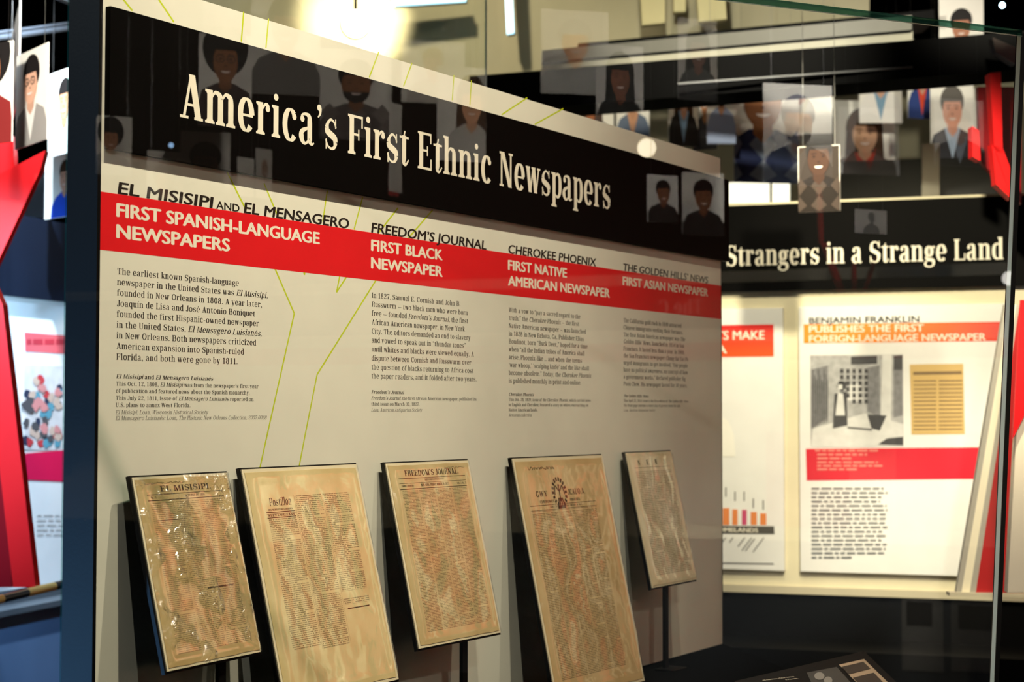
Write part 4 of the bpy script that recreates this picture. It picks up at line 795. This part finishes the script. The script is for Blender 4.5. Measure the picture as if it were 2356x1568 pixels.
card('portrait card half hidden beside the dark wall end, dark hair', (112, 190, 172, 365), 5.7, 5.5, dict(skin=tanned, hair=bk, shirt=(.7, .7, .7)), group=G1)
card('lower portrait card in bright blue shirt beside the dark wall end', (104, 200, 362, 506), 5.9, 5.7, dict(skin=fair, hair=br, shirt=(.02, .08, .6), s=1.0), group=G1)
G2 = 'portrait cards hanging beyond the second wall'
cards = [
 ('card of man with dark jacket and blue scarf, just above the panel edge', (1418, 1494, 160, 330), dict(skin=tanned, hair=br, shirt=(.13, .17, .25), inner=tanned)),
 ('card of person with long dark hair and orange face, above the panel edge', (1322, 1412, 185, 330), dict(skin=(.45, .15, .06), hair=br, shirt=(.04, .02, .02), style='long', cx=-.1)),
 ('narrow card of woman in dark jacket over pale blue shirt', (1538, 1606, 130, 336), dict(skin=fair, hair=br, shirt=(.02, .02, .02), inner=(.25, .42, .65), style='long')),
 ('card of man in dark waistcoat, between two cards', (1594, 1650, 150, 348), dict(skin=(.5, .22, .1), hair=bk, shirt=(.06, .055, .06))),
 ('card of bearded man in light blue shirt beside the bright window', (1626, 1692, 120, 332), dict(skin=tanned, hair=bk, shirt=(.33, .40, .58), beard=1)),
 ('card of man in navy argyle jumper, largest of the hanging row', (1688, 1838, 205, 420), dict(cx=-.06, s=1.45, dy=-.05, skin=(.30, .12, .05), hair=bk, shirt=(.02, .03, .09), pat=(.16, .20, .28))),
 ('card of man in white shirt behind the reflected bearded man', (1756, 1914, 100, 312), dict(skin=fair, hair=br, shirt=(.8, .78, .72), inner=(.75, .72, .6))),
 ('card tilted, white shirt with thin blue tie, right of centre', (1976, 2074, 96, 284), dict(skin=fair, hair=bk, shirt=(.82, .8, .78), inner=(.2, .35, .5))),
 ('card of person in blue jacket over red shirt', (2088, 2152, 90, 272), dict(skin=fair, hair=br, shirt=(.04, .07, .25), inner=(.7, .08, .04), style='long')),
 ('card of crowd figure in brown jacket, lowest of the row', (1836, 1932, 338, 490), dict(bg=(.03, .022, .018), s=1.3, skin=(.05, .022, .012), hair=bk, shirt=(.012, .008, .006), pat=(.05, .035, .028))),
 ('card of grey haired man with pink face, dark suit and pale blue shirt', (2140, 2240, 196, 375), dict(skin=(.75, .36, .25), hair=(.12, .11, .1), shirt=(.025, .025, .03), inner=(.4, .5, .65), s=1.1)),
 ('blank bright card at the far right beside the red upright', (2208, 2252, 200, 310), dict(skin=wt, hair=wt, shirt=wt, style='bald')),
 ('card of dark haired person at the top right corner', (2160, 2262, -30, 120), dict(skin=(.45, .2, .12), hair=bk, shirt=(.3, .3, .3), dy=-.35)),
 ('card of dark haired person just under the black beam', (1797, 1918, 128, 300), dict(skin=(.5, .24, .16), hair=bk, shirt=(.2, .2, .2), dy=-.05)),
 ('card of person in dark red cardigan, right of centre', (1918, 2058, 230, 430), dict(skin=(.55, .32, .2), hair=br, shirt=(.10, .06, .05), inner=(.4, .05, .03), style='long')),
]
for i, (lb_, px, lk) in enumerate(cards):
    d = 7.0+.13*(i % 4)+(.9 if i in (13, 0, 1) else 0)-(.5 if i in (10, 12) else 0)-(2.1 if i == 9 else 0); card('hanging '+lb_, px, d+i*.035, d+i*.035-.05+.05*((i*7) % 3), lk, group=G2)
wb = empty('bright_window'); tag(wb, 'bright white lit window patches behind the hanging portraits', 'window')
for P_ in ([(1676, 420), (1771, 414), (1771, 490), (1676, 490)], [(1780, 416), (1817, 414), (1817, 490), (1780, 490)], [(1684, 205), (1760, 200), (1760, 277), (1684, 277)], [(1855, 196), (1916, 195), (1916, 250), (1855, 250)], [(2208, 205), (2250, 205), (2250, 300), (2212, 290)]):
    slab('window_pane', P_, 8.3, 8.3, .03, mt('window_glow', (1, 1, 1), emit=((1, .93, .72), 1.6)), wb)
bwl = MB().prism([at(1100, 170, 9.0), at(2500, 110, 9.0), at(2500, 700, 9.0), at(1100, 700, 9.0)], Vector((.5, .3, 0))*.2).build('rear_wall', mt('rear_plaster', (.40, .37, .26), .8, .1, var=.2, scale=2)); tag(bwl, 'dim olive rear wall of the hall behind the hanging portraits', 'wall panel')
lw_ = empty('low_partition'); tag(lw_, 'grey low partition with a pale strip behind the black title board', 'partition')
slab('partition_face', [(1925, 372), (2330, 358), (2330, 520), (1925, 520)], 6.9, 6.5, .05, mt('partition_grey', (.10, .098, .09), .6, .2), lw_)
slab('pale_strip', [(2122, 330), (2162, 330), (2162, 520), (2122, 520)], 6.6, 6.6, .02, mt('strip_cream', (.45, .42, .32), .6), lw_)
spot('bearded_card_fill', mirror(at(1840, -400, 4.4)), mirror(at(1835, 310, 5.4)), 1000, (1, .95, .85), 22)  # extra spot added so this card shows stronger in the glass
spot('card_light', at(1500, -300, 5.0), at(1800, 300, 7.2), 170, (1, .92, .75), 55)
spot('card_light', at(2350, -260, 5.2), at(2150, 300, 7.2), 80, (1, .92, .75), 50)
spot('left_card_light', at(-200, -300, 3.4), at(70, 250, 5.0), 250, (1, .93, .80), 45)
# ================================================================ REFLECTED IN THE GLASS: what hangs and stands behind the camera
G3 = 'portrait cards hanging behind the viewer'
refl = [
 ('woman with curly dark hair and glasses', (458, 580, 75, 290), dict(skin=brown, hair=bk, shirt=(.05, .03, .03), style='afro', glasses=1, s=1.15)),
 ('person in dark knitted hat and grey sweatshirt', (578, 738, -40, 216), dict(skin=tanned, hair=(.03, .03, .04), shirt=(.2, .19, .18), pat=None)),
 ('bearded man in plaid shirt', (736, 902, 110, 320), dict(skin=brown, hair=bk, shirt=(.12, .1, .1), beard=1, pat=(.2, .17, .16))),
 ('smiling person with fair hair on a wide card', (924, 1070, 90, 235), dict(skin=fair, hair=(.5, .35, .2), shirt=(.6, .55, .5))),
 ('person with long brown hair in grey', (1006, 1118, 150, 370), dict(skin=tanned, hair=br, shirt=(.45, .43, .4), style='long', cx=-.2)),
 ('man with dark hair low at the left', (222, 304, 264, 400), dict(skin=(.5, .22, .12), hair=bk, shirt=(.3, .32, .36), style='afro', cx=.1)),
 ('fair man with cropped hair low at the left', (338, 422, 345, 455), dict(skin=fair, hair=gy, shirt=(.5, .45, .4), s=1.3, dy=-.6)),
 ('person in grey knitted hat', (416, 530, 300, 440), dict(skin=brown, hair=(.06, .06, .06), shirt=(.3, .3, .3), s=1.3, dy=-.5)),
 ('bearded man with navy jersey and grey scarf', (1756, 1914, 190, 425), dict(skin=(.3, .13, .08), hair=(.1, .1, .13), shirt=(.06, .08, .12), inner=(.3, .3, .3), beard=1)),
 ('young man in dark shirt at the right', (1490, 1560, 400, 510), dict(skin=(.25, .1, .05), hair=bk, shirt=(.02, .02, .02))),
 ('man in black jacket at the right', (1570, 1665, 395, 540), dict(skin=(.3, .12, .06), hair=bk, shirt=(.015, .015, .015))),
 ('man with orange lit face above the panel edge', (1245, 1400, 20, 215), dict(skin=(.75, .3, .12), hair=(.5, .5, .5), shirt=(.5, .5, .48))),
 ('woman with dark hair in a black top', (1372, 1480, 100, 300), dict(skin=(.2, .08, .05), hair=bk, shirt=(.02, .02, .02), style='long')),
 ('grey haired man in suit far right', (2150, 2262, 225, 380), dict(skin=fair, hair=gy, shirt=(.03, .03, .035), inner=(.5, .6, .7))),
 ('person with striped shirt at top left', (470, 600, -190, 60), dict(skin=tanned, hair=bk, shirt=(.2, .2, .22))),
 ('woman in red cardigan right of the bearded man', (1930, 2068, 245, 400), dict(skin=(.6, .35, .25), hair=br, shirt=(.16, .13, .12), inner=(.6, .05, .04), style='long')),
 ('pale narrow card beside the title words', (898, 924, 235, 440), dict(skin=wt, hair=wt, shirt=wt, style='bald')),
 ('narrow white card low beside the title words', (548, 585, 360, 450), dict(skin=wt, hair=wt, shirt=wt, style='bald')),
 ('narrow card under the title words', (590, 626, 340, 455), dict(skin=(.6, .4, .3), hair=wt, shirt=wt, style='bald')),
 ('card of woman with dark hair, right of the title middle', (1560, 1650, 40, 230), dict(skin=(.3, .14, .1), hair=bk, shirt=(.1, .1, .1), style='long')),
 ('pair of grey cards in the lower right reflection', (1968, 2040, 480, 535), dict(skin=(.3, .3, .3), hair=gy, shirt=gy)),
]
for i, (lb_, px, lk) in enumerate(refl):
    d = 5.1+.25*((i*5) % 4); card('mirrored card of '+lb_, px, d, d+.05, lk, True, G3)
vl, vr = at(60, 900, 9.8), at(2420, 900, 7.6); L3, R3 = mirror(vr), mirror(vl)
e3 = (R3-L3); e3.z = 0; n3 = e3.normalized().cross(Vector((0, 0, 1)))
if n3.dot(PA-L3) < 0: n3 = -n3; L3, R3 = R3, L3; e3 = -e3
w3 = empty('exhibit_wall', mtx=frame((L3.x, L3.y, 0), e3.normalized(), n3)); tag(w3, 'cream exhibit wall with black title board standing behind the viewer, mirrored in the glass', 'exhibit panel')
W3 = e3.length
MB().box((0, .2, -.06), (W3, 2.234, -.001)).build('wall_core', navy, w3); MB().box((0, .93, -.001), (W3, 2.234, .0)).build('graphic_panel', mt('cream_beam', 0), w3)
tb3 = MB().box((0, 1.955, 0), (W3, 2.177, .012)).build('title_board', black, w3); MB().box((0, B0, 0), (W3, B1, .002)).build('red_band', red, w3)
vn = (vr-vl).cross(Vector((0, 0, 1))).normalized()
def m3(px, py): p = mirror(on_plane(px, py, vl, vn)); return (p-L3).dot(e3.normalized()), p.z
left_is = m3(1620, 712)[0]
flat('title_lettering', set_line([('The C', SERIF_FINE, 0)], left_is, 2.027, .0735, .23), lettr, tb3, .0125)
for i in range(4): MB().box((.3+i*.62, 1.0, .0), (.3+i*.62+.4, 1.45, .01)).build('picture_board', [mt('grey_print2', (.4, .38, .34)), mt('pink_print', (.75, .35, .28)), mt('mid_print', (.5, .45, .4)), mt('tan_print', (.6, .4, .3))][i], w3)
for (xa, xb, ya, yb), (pa, pb, qa, qb) in (((2075, 2172, 1372, 1545), (2086, 2146, 1382, 1440)), ((2188, 2300, 1372, 1548), (2206, 2290, 1390, 1450))):
    A1, A2 = m3(xb, yb), m3(xa, ya); B_1, B_2 = m3(pb, qb), m3(pa, qa)
    bo = MB().box((A1[0], A1[1], 0), (A2[0], A2[1], .012)).build('lower_board', mt('dull_board', (.30, .29, .27), .6), w3)
    MB().box((B_1[0], B_1[1], .012), (B_2[0], B_2[1], .014)).build('lower_picture', mt('dull_picture', (.03, .03, .03), .6), bo)
c3 = L3+e3*.5
rv = empty('red_frame'); tag(rv, 'red leaning bars standing behind the viewer, mirrored in the second title board', 'frame')
for P_ in ([(1890, 560), (1902, 556), (1948, 672), (1930, 676)], [(1962, 600), (1970, 600), (1972, 672), (1962, 674)], [(2012, 590), (2020, 592), (1994, 674), (1986, 672)], [(894, 330), (917, 330), (915, 452), (893, 448)], [(1880, 430), (1892, 430), (1896, 560), (1884, 560)]):
    MB().prism([mirror(at(x_, y_, 6.9)) for x_, y_ in P_], (mirror(AX+PA)-PA).normalized()*.03).build('bar', redg, rv)
for t_ in (.12, .38, .64, .9): spot('rear_wall_light', (L3+e3*t_+n3*1.5)+Vector((0, 0, 4.2)), L3+e3*t_+Vector((0, 0, 1.4)), 1400, (1, .88, .66), 70)
mc = mirror(at(1000, 250, 5.5)); mp = mirror(at(900, -700, 3.2))
spot('rear_card_light', mp, mirror(at(700, 230, 5.3)), 300, (1, .92, .78), 80)
spot('rear_card_light', mirror(at(1700, -700, 3.4)), mirror(at(1700, 250, 5.3)), 330, (1, .92, .78), 70)
# unseen red and cream panels added to tint the film over the newspapers
def stand_panel(name, label, P, dirn, w_, z0, z1, m, cat='reflector'):
    d_ = Vector(dirn).normalized(); P = Vector(P); n_ = Vector((d_.y, -d_.x, 0)); o = MB().prism([P-d_*w_/2+Vector((0, 0, z0)), P+d_*w_/2+Vector((0, 0, z0)), P+d_*w_/2+Vector((0, 0, z1)), P-d_*w_/2+Vector((0, 0, z1))], n_*.03).build(name, m); tag(o, label, cat)
    return o
stand_panel('film_reflector', 'tall red panel added out of view to the right of the glass case', (6.3, -2.6, 0), (.6, .8, 0), .5, 1.2, 3.2, redg)
stand_panel('film_reflector', 'cream panel added out of view to the right of the glass case', (6.6, -3.3, 0), (.6, .8, 0), .7, 1.0, 3.4, mt('cream_beam', 0))
stand_panel('film_reflector', 'narrow red panel added out of view far to the right of the glass case', (6.0, -3.9, 0), (.6, .8, 0), .25, .8, 3.4, redg)
spot('film_reflector_fill', (4.6, -3.0, 4.3), (6.3, -3.0, 2), 1200, (1, .8, .6), 90)  # added spot that makes the panels bright enough to mirror in the film
# ================================================================ FAR LEFT: third exhibit wall, red beams, rail, blue-lit plinth
PL = at(100, 900, 6.1); EL = (at(145, 900, 6.28)-at(0, 900, 5.9)); EL.z = 0; EL.normalize(); NL = EL.cross(Vector((0, 0, 1))); NL = NL if NL.dot(EYE-PL) > 0 else -NL
w4 = empty('exhibit_wall', mtx=frame((PL.x, PL.y, 0), EL, NL)); tag(w4, 'bright cream exhibit wall with crowd picture at the left border', 'exhibit panel')
def s4(px, py, off=0):
    p = on_plane(px, py, PL+NL*off, NL); return (p-PL).dot(EL), p.z
MB().box((-.6, .92, -.06), (.5, 2.234, 0)).build('graphic_panel', mt('bright_panel', (.80, .82, .82), .5), w4)
MB().box((-.6, 1.95, 0), (.5, 2.24, .03)).build('title_board', mt('black_board_blue_lit', (.006, .011, .025), .4, .4), w4)  # black board; the blue light on it is put into the colour
MB().box((-.6, .88, 0), (.5, .915, .05)).build('bottom_rail', navy, w4)
def f4(name, px, m, z): return flat(name, [[s4(*p, off=z) for p in P] for P in px], m, w4, z)
f4('red_band', [[(58, 808), (160, 814), (160, 772), (56, 764)]], mt('pink_red_band', (.72, .12, .14), .5), .002)
f4('band_lettering', greek(62, 150, 780, 12), mt('dusky_band', (.5, .04, .06), .5), .003)
f4('magenta_band', [[(58, 1103), (160, 1108), (160, 1034), (58, 1042)]], mt('magenta_band', (.68, .01, .08), .5), .002)
f4('crowd_picture', [[(56, 1034), (160, 1036), (160, 842), (54, 838)]], mt('picture_ground', (.6, .6, .62), .5, var=.3, scale=20), .002)
cr = [(.03, .04, .08), (.5, .05, .06), (.1, .3, .4), (.55, .42, .35), (.08, .08, .09), (.6, .25, .25)]
for i, c_ in enumerate(cr):
    Q = []
    for j in range(9):
        x_ = rs.uniform(58, 140); y_ = rs.uniform(870, 1020); Q.append([(x_+rs.uniform(5, 11)*math.cos(2*PI*k/9), y_+rs.uniform(7, 14)*math.sin(2*PI*k/9)) for k in range(9)][::-1])
    f4('crowd_figures', Q, tone(c_, 'crowd'), .003+.0006*i)
f4('panel_text', [g for k in range(5) for g in greek(85, 145, 1185+k*11, 2)], mt('grey_ink', 0), .002)
p4 = empty('blue_lit_plinth'); tag(p4, 'plinth lit deep blue under the bright exhibit wall at the left', 'plinth'); p4.matrix_world = w4.matrix_world.copy()
MB().box((-.6, 0, -.05), (.5, .86, .12)).build('plinth_body', mt('plinth_blue_lit', (.10, .17, .30), .35, .4, var=.2, scale=3), p4)  # blue of the light is mixed into the plinth colour
MB().box((-.6, .86, -.05), (.5, .88, .14)).build('plinth_cap', navy, p4)
rl = empty('striped_rail'); tag(rl, 'black and gold striped rail crossing in front of the blue-lit plinth', 'rail')
ra_, rb_ = at(-60, 1392, 4.6), at(170, 1337, 5.1)
segs = [(0, .255, 'g'), (.255, .27, 'k'), (.27, .50, 'k'), (.50, .78, 'g'), (.78, 1, 'k')]
for a_, b_, c_ in segs: MB().tube(ra_.lerp(rb_, a_), ra_.lerp(rb_, b_), .013, 16).build('rail_section', mt('gold_wrap', (.65, .40, .12), .3, .5) if c_ == 'g' else mt('black_wrap', (.015, .02, .03), .25, .5), rl, smooth=False)
MB().tube(ra_.lerp(rb_, .1), ra_.lerp(rb_, .1)*1-Vector((0, 0, ra_.z)), .012, 12).build('rail_leg', blackm, rl)
rbm = empty('red_beams'); tag(rbm, 'glossy red leaning beams crossing at the left border', 'frame')
slab('beam', [(-60, 560), (6, 700), (82, 1350), (30, 1350)], 4.9, 4.9, .05, redg, rbm)
slab('beam', [(-90, 560), (-30, 600), (28, 1350), (-60, 1350)], 4.95, 4.95, .05, redd, rbm)
slab('beam', [(-40, 420), (104, 346), (92, 392), (-60, 720)], 5.15, 5.15, .04, redg, rbm)
slab('beam', [(-60, 300), (30, 312), (34, 420), (-60, 600)], 5.3, 5.3, .04, redg, rbm)
slab('blue_lit_wall', [(30, 395), (104, 395), (104, 500), (10, 500)], 6.9, 6.9, .03, mt('blue_lit_tint', (.30, .5, .75), .4), rbm)  # wall under blue light, the tint put into its colour
pp = empty('ceiling_pipe'); tag(pp, 'grey pipes under the dark ceiling at top left', 'pipe')
for a_, b_, r_ in [((-40, 92), (230, 55), .010), ((-40, 80), (230, 44), .006), ((120, -10), (240, 40), .008)]: MB().tube(at(*a_, 5.5), at(*b_, 5.9), r_, 10).build('pipe', mt('pipe_metal', (.12, .14, .17), .35, .5, metal=.5), pp)
spot('left_cool_light', at(-600, 100, 3.6), at(60, 1250, 6.1), 420, (.4, .68, 1), 50)
spot('blue_wall_fill', at(40, 900, 5.0), at(60, 440, 6.9), 60, (.45, .75, 1), 50)  # unseen spot added to brighten the blue-lit wall
spot('side_panel_fill', at(2500, 300, 3.2), at(2400, 1100, 4.4), 60, (1, .86, .74), 50)  # small spot added out of view to brighten the side panel
spot('left_wall_light', at(60, -500, 4.9), at(80, 1000, 6.1), 620, (.75, .88, 1), 60)
spot('wall_end_blue_light', (.6, 1.4, .7), (1.85, .03, 1.2), 420, (.2, .5, 1), 60)
spot('wall_end_fill', (.4, 1.0, 3.2), (1.85, .03, 2.0), 170, (.8, .92, 1), 40)  # neutral spot added to lighten the dark wall end
